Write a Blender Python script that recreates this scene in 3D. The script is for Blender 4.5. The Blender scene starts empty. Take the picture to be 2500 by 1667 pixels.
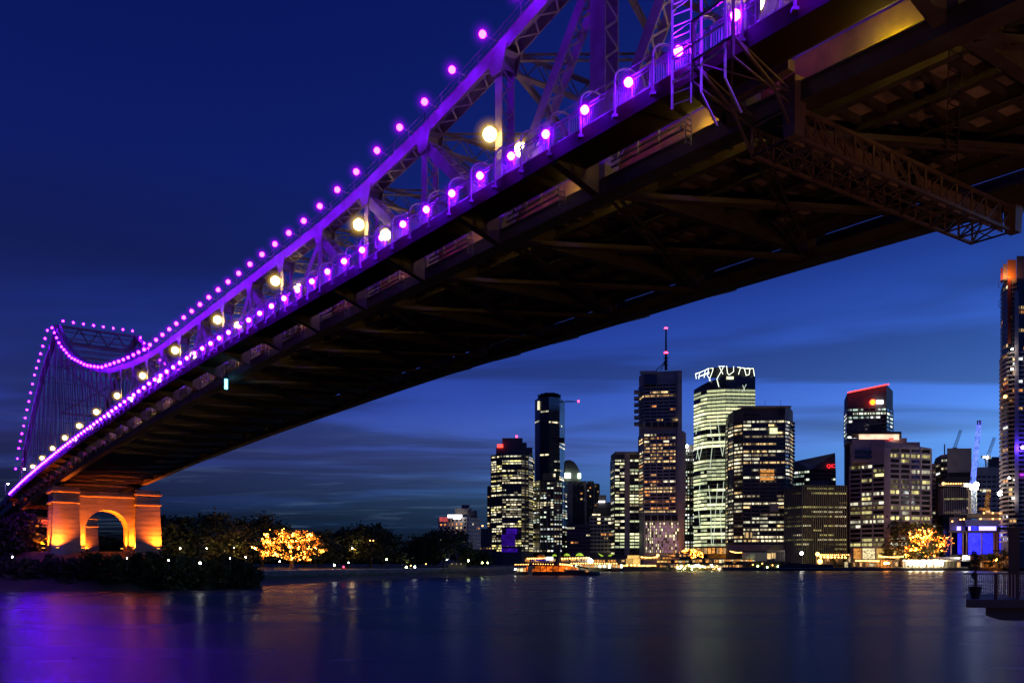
import bpy, math, random
from mathutils import Vector
random.seed(7)
R = random.random
U = random.uniform
SC = bpy.context.scene
COL = SC.collection

# ------------------------------------------------------------------ camera
F, CX, YH, HC = 2150.0, 1250.0, 1376.0, 6.2
cam = bpy.data.cameras.new('camera')
camo = bpy.data.objects.new('camera', cam)
COL.objects.link(camo)
camo.location = (0, 0, HC)
camo.rotation_euler = (math.radians(90), 0, 0)
cam.sensor_width = 36.0
cam.lens = F / 2500 * 36
cam.shift_y = (YH - 833.5) / 2500
cam.clip_start = 0.2
cam.clip_end = 30000
SC.camera = camo

# ------------------------------------------------------------------ world (dusk sky with streaked cloud)
world = bpy.data.worlds.new("World")
SC.world = world
world.use_nodes = True
wt = world.node_tree
wt.nodes.clear()


def wn(kind, **kw):
    n = wt.nodes.new(kind)
    for k, v in kw.items():
        setattr(n, k, v)
    return n


def wmath(op, a, b=None, c=None, clamp=False):
    n = wn('ShaderNodeMath', operation=op, use_clamp=clamp)
    for i, v in enumerate((a, b, c)):
        if v is None:
            continue
        if isinstance(v, (int, float)):
            n.inputs[i].default_value = v
        else:
            wt.links.new(v, n.inputs[i])
    return n.outputs[0]


def wramp(src, stops, interp='LINEAR'):
    n = wn('ShaderNodeValToRGB')
    n.color_ramp.interpolation = interp
    els = n.color_ramp.elements
    while len(els) < len(stops):
        els.new(0.5)
    for e, (p, v) in zip(els, stops):
        e.position = p
        e.color = (v, v, v, 1) if isinstance(v, (int, float)) else (*v, 1)
    wt.links.new(src, n.inputs[0])
    return n.outputs[0]


sky = wn('ShaderNodeTexSky', sky_type='NISHITA')
sky.sun_disc = False
SUN_EL, SUN_ROT = math.radians(-3.0), math.radians(75)
sky.sun_elevation = SUN_EL
sky.sun_rotation = SUN_ROT
sep = wn('ShaderNodeSeparateColor')
wt.links.new(sky.outputs[0], sep.inputs[0])
tc = wn('ShaderNodeTexCoord')
sx = wn('ShaderNodeSeparateXYZ')
wt.links.new(tc.outputs['Generated'], sx.inputs[0])
zz = wmath('MAXIMUM', sx.outputs[2], 0.0)
fall = wramp(zz, [(0.0, 1.75), (0.08, 1.55), (0.15, 1.3), (0.22, 0.9), (0.31, 0.46), (0.5, 0.40), (1.0, 0.36)])
comb = wn('ShaderNodeCombineColor')
chan = []
for i, (k, p) in enumerate(((0.89, 1.44), (3.67, 1.63), (4.6, 1.0))):
    v = wmath('MULTIPLY', wmath('POWER', wmath('MAXIMUM', sep.outputs[i], 1e-5), p), k)
    chan.append(wmath('MULTIPLY', v, fall))
bl = wmath('MAXIMUM', chan[2], wmath('MULTIPLY', chan[1], 2.5))
wt.links.new(wmath('MINIMUM', chan[0], wmath('MULTIPLY', bl, 0.13)), comb.inputs[0])
wt.links.new(wmath('MINIMUM', chan[1], wmath('MULTIPLY', bl, 0.37)), comb.inputs[1])
wt.links.new(bl, comb.inputs[2])
# cloud streaks, laid out on a flat layer overhead so that they foreshorten to the horizon
inv = wmath('DIVIDE', 1.0, wmath('ADD', zz, 0.045))
cv = wn('ShaderNodeCombineXYZ')
wt.links.new(wmath('MULTIPLY', wmath('MULTIPLY', sx.outputs[0], inv), 0.42), cv.inputs[0])
wt.links.new(wmath('MULTIPLY', wmath('MULTIPLY', sx.outputs[1], inv), 1.0), cv.inputs[1])
cv.inputs[2].default_value = 42.1
n1 = wn('ShaderNodeTexNoise')
n1.inputs['Scale'].default_value = 0.62
n1.inputs['Detail'].default_value = 4
n1.inputs['Roughness'].default_value = 0.52
n1.inputs['Distortion'].default_value = 0.7
wt.links.new(cv.outputs[0], n1.inputs['Vector'])
dark = wramp(n1.outputs[0], [(0.42, 0.0), (0.56, 1.0)], 'EASE')
low = wramp(zz, [(0.0, 0.0), (0.015, 0.55), (0.10, 0.9), (0.30, 0.55), (0.42, 0.0)])
n2 = wn('ShaderNodeTexNoise')
n2.inputs['Scale'].default_value = 1.35
n2.inputs['Detail'].default_value = 8
n2.inputs['Roughness'].default_value = 0.62
n2.inputs['Distortion'].default_value = 1.1
wt.links.new(cv.outputs[0], n2.inputs['Vector'])
wisp = wramp(n2.outputs[0], [(0.52, 0.0), (0.68, 1.0)], 'EASE')
lowest = wramp(zz, [(0.0, 0.0), (0.012, 0.3), (0.04, 1.0), (0.13, 0.35), (0.2, 0.0)])
mixd = wn('ShaderNodeMix', data_type='RGBA')
wt.links.new(wmath('MULTIPLY', wmath('MULTIPLY', dark, low), 0.88), mixd.inputs[0])
wt.links.new(comb.outputs[0], mixd.inputs[6])
hs = wn('ShaderNodeMix', data_type='RGBA', blend_type='MULTIPLY')
hs.inputs[0].default_value = 1.0
wt.links.new(comb.outputs[0], hs.inputs[6])
hs.inputs[7].default_value = (0.40, 0.33, 0.24, 1)
addc = wn('ShaderNodeMix', data_type='RGBA', blend_type='ADD')
addc.inputs[0].default_value = 1.0
wt.links.new(hs.outputs[2], addc.inputs[6])
addc.inputs[7].default_value = (0.004, 0.005, 0.012, 1)
wt.links.new(addc.outputs[2], mixd.inputs[7])
mixw = wn('ShaderNodeMix', data_type='RGBA', blend_type='ADD')
wt.links.new(wmath('MULTIPLY', wmath('MULTIPLY', wisp, lowest), 0.55), mixw.inputs[0])
wt.links.new(mixd.outputs[2], mixw.inputs[6])
mixw.inputs[7].default_value = (0.045, 0.075, 0.13, 1)
bg = wn('ShaderNodeBackground')
bg.inputs[1].default_value = 1.0
wt.links.new(mixw.outputs[2], bg.inputs[0])
wo = wn('ShaderNodeOutputWorld')
wt.links.new(bg.outputs[0], wo.inputs[0])

# the afterglow: one very weak, wide sun from the side of the sunset
sl = bpy.data.lights.new('afterglow', 'SUN')
sl.energy = 0.04
sl.angle = math.radians(25)
sl.color = (1.0, 0.85, 0.75)
so = bpy.data.objects.new('afterglow', sl)
COL.objects.link(so)
so.rotation_euler = (math.radians(86), 0, math.radians(180) - SUN_ROT)

vs = SC.view_settings
vs.view_transform = 'Standard'
vs.look = 'None'
vs.exposure = 0.0
vs.gamma = 1.0
vs.use_curve_mapping = False
cy = SC.cycles
cy.use_denoising = True
cy.max_bounces = 5
cy.diffuse_bounces = 2
cy.glossy_bounces = 3
cy.transparent_max_bounces = 48
cy.sample_clamp_indirect = 6
cy.caustics_reflective = False
cy.caustics_refractive = False
cy.use_light_tree = True


# ------------------------------------------------------------------ materials
def mat(name, col, rough=0.6, metal=0.0, spec=0.5, noise=0.0, nscale=1.0, bump=0.0, col2=None, coord='Object', stretch=None):
    m = bpy.data.materials.new(name)
    m.use_nodes = True
    t = m.node_tree
    b = t.nodes['Principled BSDF']
    b.inputs['Base Color'].default_value = (*col, 1)
    b.inputs['Roughness'].default_value = rough
    b.inputs['Metallic'].default_value = metal
    b.inputs['Specular IOR Level'].default_value = spec
    if noise or bump:
        c = t.nodes.new('ShaderNodeTexCoord')
        src = c.outputs[coord]
        if stretch:
            mp = t.nodes.new('ShaderNodeMapping')
            mp.inputs['Scale'].default_value = stretch
            t.links.new(src, mp.inputs[0])
            src = mp.outputs[0]
        nz = t.nodes.new('ShaderNodeTexNoise')
        nz.inputs['Scale'].default_value = nscale
        nz.inputs['Detail'].default_value = 5
        t.links.new(src, nz.inputs['Vector'])
        if noise:
            mx = t.nodes.new('ShaderNodeMix')
            mx.data_type = 'RGBA'
            rr = t.nodes.new('ShaderNodeValToRGB')
            rr.color_ramp.elements[0].position = 0.35
            rr.color_ramp.elements[1].position = 0.68
            t.links.new(nz.outputs[0], rr.inputs[0])
            t.links.new(rr.outputs[0], mx.inputs[0])
            c2 = col2 if col2 else tuple(x * (1 - noise) for x in col)
            mx.inputs[6].default_value = (*col, 1)
            mx.inputs[7].default_value = (*c2, 1)
            t.links.new(mx.outputs[2], b.inputs['Base Color'])
        if bump:
            bp = t.nodes.new('ShaderNodeBump')
            bp.inputs['Strength'].default_value = bump
            t.links.new(nz.outputs[0], bp.inputs['Height'])
            t.links.new(bp.outputs[0], b.inputs['Normal'])
    return m


def emit(name, col, strength, sample=False, vary=0.0, vscale=1.5, base=(0.02, 0.02, 0.02), cell=0):
    m = bpy.data.materials.new(name)
    m.use_nodes = True
    t = m.node_tree
    b = t.nodes['Principled BSDF']
    b.inputs['Base Color'].default_value = (*base, 1)
    b.inputs['Roughness'].default_value = 0.25
    b.inputs['Emission Color'].default_value = (*col, 1)
    b.inputs['Emission Strength'].default_value = strength
    if vary:
        c = t.nodes.new('ShaderNodeTexCoord')
        oi = t.nodes.new('ShaderNodeObjectInfo')
        va = t.nodes.new('ShaderNodeVectorMath')
        va.operation = 'MULTIPLY_ADD'
        va.inputs[1].default_value = (vscale, vscale, vscale * 1.3)
        mv = t.nodes.new('ShaderNodeVectorMath')
        mv.operation = 'SCALE'
        mv.inputs[0].default_value = (37.0, 91.0, 53.0)
        t.links.new(oi.outputs['Random'], mv.inputs['Scale'])
        t.links.new(c.outputs['Object'], va.inputs[0])
        t.links.new(mv.outputs[0], va.inputs[2])
        nz = t.nodes.new('ShaderNodeTexNoise')
        nz.inputs['Scale'].default_value = 1.0
        nz.inputs['Detail'].default_value = 3
        t.links.new(va.outputs[0], nz.inputs['Vector'])
        mr = t.nodes.new('ShaderNodeMapRange')
        mr.inputs['From Min'].default_value = 0.32
        mr.inputs['From Max'].default_value = 0.62
        mr.inputs['To Min'].default_value = strength * (1 - vary)
        mr.inputs['To Max'].default_value = strength * (1 + vary * 0.5)
        t.links.new(nz.outputs[0], mr.inputs[0])
        rm = t.nodes.new('ShaderNodeMath')
        rm.operation = 'MULTIPLY_ADD'
        t.links.new(oi.outputs['Random'], rm.inputs[0])
        rm.inputs[1].default_value = 0.75
        rm.inputs[2].default_value = 0.5
        mm = t.nodes.new('ShaderNodeMath')
        mm.operation = 'MULTIPLY'
        if cell:                             # each room behind the glass is lit on its own
            dv = t.nodes.new('ShaderNodeVectorMath')
            dv.operation = 'MULTIPLY'
            dv.inputs[1].default_value = (1 / cell, 0, 0)
            t.links.new(c.outputs['Object'], dv.inputs[0])
            ad = t.nodes.new('ShaderNodeVectorMath')
            t.links.new(dv.outputs[0], ad.inputs[0])
            t.links.new(mv.outputs[0], ad.inputs[1])
            fv = t.nodes.new('ShaderNodeVectorMath')
            fv.operation = 'FLOOR'
            t.links.new(ad.outputs[0], fv.inputs[0])
            wnz = t.nodes.new('ShaderNodeTexWhiteNoise')
            t.links.new(fv.outputs[0], wnz.inputs['Vector'])
            cr = t.nodes.new('ShaderNodeMapRange')
            cr.inputs['From Min'].default_value = 0.12
            cr.inputs['From Max'].default_value = 0.7
            cr.inputs['To Min'].default_value = 0.06
            cr.inputs['To Max'].default_value = 1.25
            t.links.new(wnz.outputs['Value'], cr.inputs[0])
            m3 = t.nodes.new('ShaderNodeMath')
            m3.operation = 'MULTIPLY'
            t.links.new(cr.outputs[0], m3.inputs[0])
            t.links.new(rm.outputs[0], m3.inputs[1])
            rm = m3
        t.links.new(mr.outputs[0], mm.inputs[0])
        t.links.new(rm.outputs[0], mm.inputs[1])
        t.links.new(mm.outputs[0], b.inputs['Emission Strength'])
    m.cycles.emission_sampling = 'FRONT_BACK' if sample else 'NONE'
    return m


M = {}
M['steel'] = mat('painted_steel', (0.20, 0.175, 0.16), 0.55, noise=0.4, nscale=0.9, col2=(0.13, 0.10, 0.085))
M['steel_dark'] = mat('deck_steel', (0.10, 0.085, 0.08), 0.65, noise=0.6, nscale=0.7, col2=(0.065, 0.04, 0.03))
M['fascia'] = mat('red_oxide_paint', (0.042, 0.015, 0.005), 0.8, noise=0.5, nscale=0.6, col2=(0.028, 0.011, 0.004), spec=0.15)
M['edge'] = mat('edge_lit_ochre', (0.30, 0.25, 0.016), 0.8, noise=0.5, nscale=0.9, spec=0.1)  # ochre stands in for yellow lamp light on the dark near edge beam
M['soffit'] = mat('deck_soffit', (0.55, 0.42, 0.34), 0.8, noise=0.4, nscale=0.8)
M['walkway'] = mat('walkway_concrete', (0.28, 0.24, 0.21), 0.8, noise=0.3, nscale=1.2)
M['galv'] = mat('galvanised_steel', (0.45, 0.45, 0.45), 0.35, metal=0.6, noise=0.2, nscale=3)
M['gantry'] = mat('gantry_steel', (0.22, 0.15, 0.12), 0.55, noise=0.35, nscale=1.4)
M['gantry_panel'] = mat('gantry_sheet', (0.34, 0.22, 0.16), 0.7, noise=0.45, nscale=1.1)
M['pier'] = mat('pier_concrete', (0.42, 0.34, 0.25), 0.85, noise=0.35, nscale=0.25, bump=0.15, stretch=(1, 1, 5))
M['asphalt'] = mat('asphalt', (0.05, 0.05, 0.05), 0.9, noise=0.3, nscale=2)
M['ground'] = mat('earth', (0.06, 0.07, 0.035), 0.95, noise=0.5, nscale=0.15, col2=(0.10, 0.08, 0.05))
M['sand'] = mat('river_sand', (0.24, 0.17, 0.12), 0.9, noise=0.4, nscale=0.2)
M['stone'] = mat('wall_stone', (0.21, 0.17, 0.15), 0.9, noise=0.5, nscale=0.8, bump=0.4)
M['leaf'] = mat('foliage_deep', (0.075, 0.10, 0.04), 0.7, noise=0.55, nscale=0.35, spec=0.2)
M['leaf2'] = mat('foliage_olive', (0.12, 0.12, 0.045), 0.7, noise=0.5, nscale=0.3, spec=0.2)
M['bark'] = mat('bark', (0.16, 0.11, 0.075), 0.9, noise=0.4, nscale=1.5, bump=0.4)
M['hull'] = mat('hull_paint', (0.03, 0.025, 0.03), 0.4)
M['cream'] = mat('cream_render', (0.42, 0.37, 0.29), 0.7, noise=0.2, nscale=0.2)
M['concrete'] = mat('facade_concrete', (0.56, 0.51, 0.45), 0.8, noise=0.25, nscale=0.12)
M['concrete_dark'] = mat('dark_cladding', (0.12, 0.115, 0.12), 0.6, noise=0.3, nscale=0.1)
M['granite'] = mat('pink_granite', (0.56, 0.45, 0.46), 0.55, noise=0.2, nscale=0.2)
M['olive'] = mat('lit_olive', (0.42, 0.37, 0.17), 0.5)  # light on the finned block's right face is put into this olive
M['slate'] = mat('slate_fin', (0.17, 0.17, 0.20), 0.5)
M['roof_green'] = mat('copper_roof', (0.50, 0.56, 0.40), 0.6)
M['white'] = mat('white_paint', (0.75, 0.74, 0.72), 0.5)
M['orange_paint'] = mat('orange_paint', (0.65, 0.28, 0.04), 0.5)
M['blue_wall'] = mat('blue_hoarding', (0.10, 0.13, 0.55), 0.6)
M['black'] = mat('black_steel', (0.02, 0.02, 0.022), 0.5)
M['red_paint'] = mat('red_screen', (0.30, 0.055, 0.03), 0.6)
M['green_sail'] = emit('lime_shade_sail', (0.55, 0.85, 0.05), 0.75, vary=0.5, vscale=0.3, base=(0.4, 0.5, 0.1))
M['glass'] = mat('dark_glass', (0.012, 0.014, 0.018), 0.12, spec=0.6)
M['glass_blue'] = mat('blue_glass', (0.02, 0.03, 0.05), 0.10, spec=1.0, metal=0.25)

# lit windows: colour of each lamp type x two brightnesses
WARM = [emit('window_warm_a', (1.0, 0.66, 0.28), 1.25, vary=0.75, cell=2.1), emit('window_warm_b', (1.0, 0.55, 0.20), 0.7, vary=0.8, cell=2.1),
        emit('window_amber', (1.0, 0.38, 0.10), 1.0, vary=0.7, cell=2.1)]
PALE = [emit('window_pale_a', (1.0, 0.86, 0.52), 1.5, vary=0.7, cell=2.1), emit('window_pale_b', (0.95, 0.90, 0.62), 0.95, vary=0.8, cell=2.1),
        emit('window_dim', (0.9, 0.72, 0.42), 0.33, vary=0.9, cell=2.1)]
COOL = [emit('window_cool_a', (0.85, 1.0, 0.72), 1.3, vary=0.6, cell=2.1), emit('window_cool_b', (0.75, 1.0, 0.85), 0.7, vary=0.8, cell=2.1),
        emit('window_white', (0.95, 1.0, 0.95), 1.6, vary=0.5, cell=2.1)]
LIME = [emit('window_lime_a', (1.0, 1.0, 0.55), 1.6, vary=0.5), emit('window_lime_b', (0.92, 1.0, 0.52), 1.1, vary=0.6),
        emit('window_green', (0.85, 0.95, 0.55), 0.7, vary=0.8)]
YELL = [emit('window_yellow_a', (1.0, 0.86, 0.30), 1.3, vary=0.5, cell=2.1), emit('window_yellow_b', (0.90, 0.80, 0.30), 0.7, vary=0.8, cell=2.1),
        emit('window_olive', (0.7, 0.55, 0.2), 0.25, vary=0.9, cell=2.1)]
E_PURPLE = emit('purple_led', (0.16, 0.003, 1.0), 380, True)
E_PURPLE_R = emit('purple_rail_led', (0.14, 0.004, 1.0), 820, True)


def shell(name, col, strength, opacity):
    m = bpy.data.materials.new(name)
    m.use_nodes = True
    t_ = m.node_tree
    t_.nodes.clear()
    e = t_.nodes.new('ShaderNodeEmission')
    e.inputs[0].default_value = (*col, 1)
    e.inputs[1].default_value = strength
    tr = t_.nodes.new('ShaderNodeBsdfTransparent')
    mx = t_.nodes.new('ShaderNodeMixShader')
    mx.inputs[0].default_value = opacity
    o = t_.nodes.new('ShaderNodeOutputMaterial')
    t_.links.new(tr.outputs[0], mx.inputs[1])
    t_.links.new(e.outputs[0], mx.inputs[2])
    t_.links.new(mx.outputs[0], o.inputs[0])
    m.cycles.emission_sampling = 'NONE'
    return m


SHELL = [shell('violet_halo_%d' % i, c_, e_, o_) for i, (c_, e_, o_) in enumerate((((0.55, 0.0, 1.0), .95, .26), ((0.36, 0.0, 1.0), .9, .17), ((0.22, 0.0, 1.0), .85, .11), ((0.18, 0.0, 1.0), .75, .065), ((0.12, 0.0, 1.0), .7, .04), ((0.10, 0.0, 1.0), .7, .022)))]  # nested glowing shells imitate the violet halo of light around each lamp
SHELLY = [shell('amber_halo_%d' % i, c_, e_, o_) for i, (c_, e_, o_) in enumerate((((1.0, 0.72, 0.18), 1.0, .28), ((1.0, 0.66, 0.13), .9, .18), ((1.0, 0.6, 0.1), .8, .12), ((1.0, 0.56, 0.08), .75, .075), ((1.0, 0.52, 0.07), .7, .035), ((1.0, 0.5, 0.06), .7, .015)))]  # same imitated halo in amber, around the floodlights
E_FLOOD = emit('sodium_flood', (1.0, 0.66, 0.20), 85, True)
E_CYAN = emit('cyan_tube', (0.10, 0.65, 1.0), 9, True)
E_RED = emit('red_beacon', (1.0, 0.015, 0.04), 26)
E_NEON = emit('red_neon', (1.0, 0.04, 0.03), 4)
E_WHITE = emit('white_lamp', (1.0, 0.95, 0.80), 60, True)
E_LIMELAMP = emit('park_lamp', (0.85, 1.0, 0.30), 45, True)
E_WARMBULB = emit('warm_bulb', (1.0, 0.44, 0.10), 8, True)
E_TERMINAL = emit('terminal_lamp', (1.0, 0.78, 0.42), 90, True)
E_ORANGE = emit('orange_lamp', (1.0, 0.28, 0.03), 70, True)
E_LENS = emit('uplight_lens', (1.0, 0.45, 0.06), 6)
E_FAIRY_DIM = emit('fairy_light_dim', (1.0, 0.19, 0.010), 3.6, True)
E_FAIRY_HOT = emit('fairy_light_hot', (1.0, 0.38, 0.04), 52, True)
E_FAIRY = emit('fairy_light', (1.0, 0.27, 0.02), 10, True)
E_CROWN = emit('crown_tube', (0.92, 1.0, 0.80), 2.2)
E_BRANCH = emit('branch_tube', (0.85, 1.0, 0.75), 0.8)
E_SIGNW = emit('white_sign', (1.0, 0.95, 1.0), 4)
E_SIGNR = emit('red_sign', (1.0, 0.02, 0.03), 1.8)
E_SIGNO = emit('amber_sign', (1.0, 0.38, 0.02), 2.6)
E_BLUE = emit('blue_flood', (0.02, 0.02, 1.0), 2.6, vary=0.5, vscale=0.4)
E_BLUEW = emit('blue_white_panel', (0.22, 0.16, 1.0), 6)
E_MAST = emit('mast_lamp', (0.95, 1.0, 0.95), 50, True)
E_BLUECR = emit('blue_crane_led', (0.14, 0.16, 1.0), 1.5, vary=0.9, vscale=0.25)
E_TENT = emit('marquee_glow', (1.0, 0.17, 0.008), 0.95, vary=0.75, vscale=0.4)
E_SHOP = emit('shop_glow', (1.0, 0.40, 0.08), 0.9, vary=0.75, vscale=0.6)
E_SHOPW = emit('shop_white', (1.0, 0.80, 0.42), 0.95, vary=0.8, vscale=0.7)
E_CUBE = emit('pavilion_glow', (1.0, 0.56, 0.14), 0.95, vary=0.35, vscale=0.25)
E_PINK = emit('pink_screen', (0.72, 0.32, 0.55), 0.55, vary=0.7)
E_MINT = emit('mint_flood', (0.75, 1.0, 0.72), 6)
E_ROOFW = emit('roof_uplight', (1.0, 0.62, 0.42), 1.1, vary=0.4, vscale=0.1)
E_VIOLET = emit('violet_screen', (0.09, 0.01, 0.8), 0.32, vary=0.5, vscale=0.2)


# ------------------------------------------------------------------ mesh helpers
class MB:
    def __init__(self):
        self.v, self.f, self.m = [], [], []

    def quad(self, a, b, c, d, m=0):
        i = len(self.v)
        self.v += [tuple(a), tuple(b), tuple(c), tuple(d)]
        self.f.append((i, i + 1, i + 2, i + 3))
        self.m.append(m)

    def hexa(self, p, m=0):          # p: four bottom points in turn, four top points in turn
        i = len(self.v)
        self.v += [tuple(q) for q in p]
        for q in ((3, 2, 1, 0), (4, 5, 6, 7), (0, 1, 5, 4), (1, 2, 6, 5), (2, 3, 7, 6), (3, 0, 4, 7)):
            self.f.append(tuple(i + k for k in q))
            self.m.append(m)

    def box(self, x0, x1, y0, y1, z0, z1, m=0):
        self.hexa([(x0, y0, z0), (x1, y0, z0), (x1, y1, z0), (x0, y1, z0), (x0, y0, z1), (x1, y0, z1), (x1, y1, z1), (x0, y1, z1)], m)

    def bar(self, p0, p1, w, h=None, up=(0, 0, 1), m=0):
        p0, p1 = Vector(p0), Vector(p1)
        h = w if h is None else h
        d = (p1 - p0)
        if d.length < 1e-6:
            return
        d.normalize()
        u = Vector(up)
        a = d.cross(u)
        if a.length < 1e-4:
            a = d.cross(Vector((1, 0, 0)))
        a.normalize()
        b = a.cross(d).normalized()
        a *= w / 2
        b *= h / 2
        self.hexa([p0 - a - b, p0 + a - b, p0 + a + b, p0 - a + b, p1 - a - b, p1 + a - b, p1 + a + b, p1 - a + b], m)

    def tube(self, pts, rad, n=6, m=0):
        pts = [Vector(p) for p in pts]
        rings = []
        for k, p in enumerate(pts):
            d = (pts[min(k + 1, len(pts) - 1)] - pts[max(k - 1, 0)])
            d.normalize()
            a = d.cross(Vector((0, 0, 1)))
            if a.length < 0.05:
                a = d.cross(Vector((1, 0, 0)))
            a.normalize()
            b = a.cross(d).normalized()
            r = rad[k] if isinstance(rad, (list, tuple)) else rad
            i = len(self.v)
            for j in range(n):
                t = 2 * math.pi * j / n
                self.v.append(tuple(p + a * r * math.cos(t) + b * r * math.sin(t)))
            rings.append(i)
        for r0, r1 in zip(rings, rings[1:]):
            for j in range(n):
                self.f.append((r0 + j, r0 + (j + 1) % n, r1 + (j + 1) % n, r1 + j))
                self.m.append(m)
        self.f.append(tuple(rings[0] + j for j in range(n))[::-1])
        self.m.append(m)
        self.f.append(tuple(rings[-1] + j for j in range(n)))
        self.m.append(m)

    def ball(self, c, r, n=8, k=5, m=0, sz=1.0):
        c = Vector(c)
        i = len(self.v)
        self.v.append(tuple(c + Vector((0, 0, -r * sz))))
        for a in range(1, k):
            ph = -math.pi / 2 + math.pi * a / k
            for j in range(n):
                t = 2 * math.pi * j / n
                self.v.append(tuple(c + Vector((r * math.cos(ph) * math.cos(t), r * math.cos(ph) * math.sin(t), r * sz * math.sin(ph)))))
        self.v.append(tuple(c + Vector((0, 0, r * sz))))
        top = len(self.v) - 1
        for j in range(n):
            self.f.append((i, i + 1 + (j + 1) % n, i + 1 + j))
            self.m.append(m)
            self.f.append((top, top - n + j, top - n + (j + 1) % n))
            self.m.append(m)
        for a in range(k - 2):
            for j in range(n):
                b0 = i + 1 + a * n
                self.f.append((b0 + j, b0 + (j + 1) % n, b0 + n + (j + 1) % n, b0 + n + j))
                self.m.append(m)

    def prism(self, poly, z0, z1, m=0, mtop=None):
        n = len(poly)
        i = len(self.v)
        zt = z1 if isinstance(z1, (list, tuple)) else [z1] * n
        self.v += [(p[0], p[1], z0) for p in poly] + [(p[0], p[1], zt[k]) for k, p in enumerate(poly)]
        for j in range(n):
            self.f.append((i + j, i + (j + 1) % n, i + n + (j + 1) % n, i + n + j))
            self.m.append(m)
        self.f.append(tuple(i + j for j in range(n))[::-1])
        self.m.append(m)
        self.f.append(tuple(i + n + j for j in range(n)))
        self.m.append(m if mtop is None else mtop)

    def mesh(self, name, mats, origin=(0, 0, 0), smooth=False):
        me = bpy.data.meshes.new(name)
        ox, oy, oz = origin
        me.from_pydata([(x - ox, y - oy, z - oz) for x, y, z in self.v], [], self.f)
        for mm in (mats if isinstance(mats, (list, tuple)) else [mats]):
            me.materials.append(mm)
        if any(self.m):
            me.polygons.foreach_set('material_index', self.m)
        if smooth:
            me.polygons.foreach_set('use_smooth', [True] * len(self.f))
        me.update()
        return me

    def build(self, name, mats, parent=None, origin=None, smooth=False, kind=None, label=None):
        if origin is None:
            origin = tuple(parent.location) if parent is not None and parent.parent is None else (0, 0, 0)
            if parent is not None and parent.parent is not None:
                origin = tuple(Vector(parent.parent.location) + Vector(parent.location))
        o = bpy.data.objects.new(name, self.mesh(name, mats, origin, smooth))
        COL.objects.link(o)
        if parent is not None:
            o.parent = parent
        else:
            o.location = origin
        if kind:
            o['kind'] = kind
        if label:
            o['label'] = label
        return o


def tag(o, label, cat, group=None):
    o['label'] = label
    o['category'] = cat
    if group:
        o['group'] = group
    return o


def thing(name, label, cat, loc=(0, 0, 0), group=None):
    o = bpy.data.objects.new(name, None)
    COL.objects.link(o)
    o.location = loc
    o.empty_display_size = 0.5
    return tag(o, label, cat, group)


def inst(name, me, loc, parent=None):
    o = bpy.data.objects.new(name, me)
    COL.objects.link(o)
    o.location = loc
    if parent is not None:
        o.parent = parent
    return o


def lerp_table(tab):
    def f(s):
        if s <= tab[0][0]:
            (a, b), (c, d) = tab[0], tab[1]
        elif s >= tab[-1][0]:
            (a, b), (c, d) = tab[-2], tab[-1]
        else:
            for (a, b), (c, d) in zip(tab, tab[1:]):
                if a <= s <= c:
                    break
        return b + (d - b) * (s - a) / (c - a)
    return f


def at(px, d, py=None, z=None):
    """a point d metres in front of the camera, from its place in the 2500-px photograph"""
    return Vector(((px - CX) / F * d, d, HC + (YH - py) / F * d if py is not None else (z or 0)))


def zat(py, d):
    return HC + (YH - py) / F * d

# ------------------------------------------------------------------ river and land
wm = bpy.data.materials.new('river_water')
wm.use_nodes = True
t = wm.node_tree
b = t.nodes['Principled BSDF']
c = t.nodes.new('ShaderNodeTexCoord')
mp = t.nodes.new('ShaderNodeMapping')
mp.inputs['Scale'].default_value = (0.010, 0.045, 1)
mp.inputs['Rotation'].default_value = (0, 0, 0.12)
nz = t.nodes.new('ShaderNodeTexNoise')
nz.inputs['Scale'].default_value = 1.0
nz.inputs['Detail'].default_value = 4
rr = t.nodes.new('ShaderNodeMapRange')
rr.inputs['To Min'].default_value = 0.24
rr.inputs['To Max'].default_value = 0.30
rr.inputs['From Min'].default_value = 0.3
rr.inputs['From Max'].default_value = 0.7
t.links.new(c.outputs['Object'], mp.inputs[0])
t.links.new(mp.outputs[0], nz.inputs['Vector'])
t.links.new(nz.outputs[0], rr.inputs[0])
t.nodes.remove(b)
df = t.nodes.new('ShaderNodeBsdfDiffuse')           # silty water below a wind-roughened surface
df.inputs[0].default_value = (0.006, 0.010, 0.018, 1)
gl = t.nodes.new('ShaderNodeBsdfGlossy')
gl.inputs['Color'].default_value = (0.70, 0.72, 0.78, 1)
t.links.new(rr.outputs[0], gl.inputs['Roughness'])
fz = t.nodes.new('ShaderNodeFresnel')
fz.inputs['IOR'].default_value = 1.33
fm = t.nodes.new('ShaderNodeMath')
fm.operation = 'MULTIPLY'
fm.inputs[1].default_value = 0.38
t.links.new(fz.outputs[0], fm.inputs[0])
wx = t.nodes.new('ShaderNodeMixShader')
t.links.new(fm.outputs[0], wx.inputs[0])
t.links.new(df.outputs[0], wx.inputs[1])
t.links.new(gl.outputs[0], wx.inputs[2])
t.links.new(wx.outputs[0], t.nodes['Material Output'].inputs[0])
w = MB()
w.quad((-2500, -800, 0), (2500, -800, 0), (2500, 2500, 0), (-2500, 2500, 0))
w.build('river', wm, kind='structure')

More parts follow.
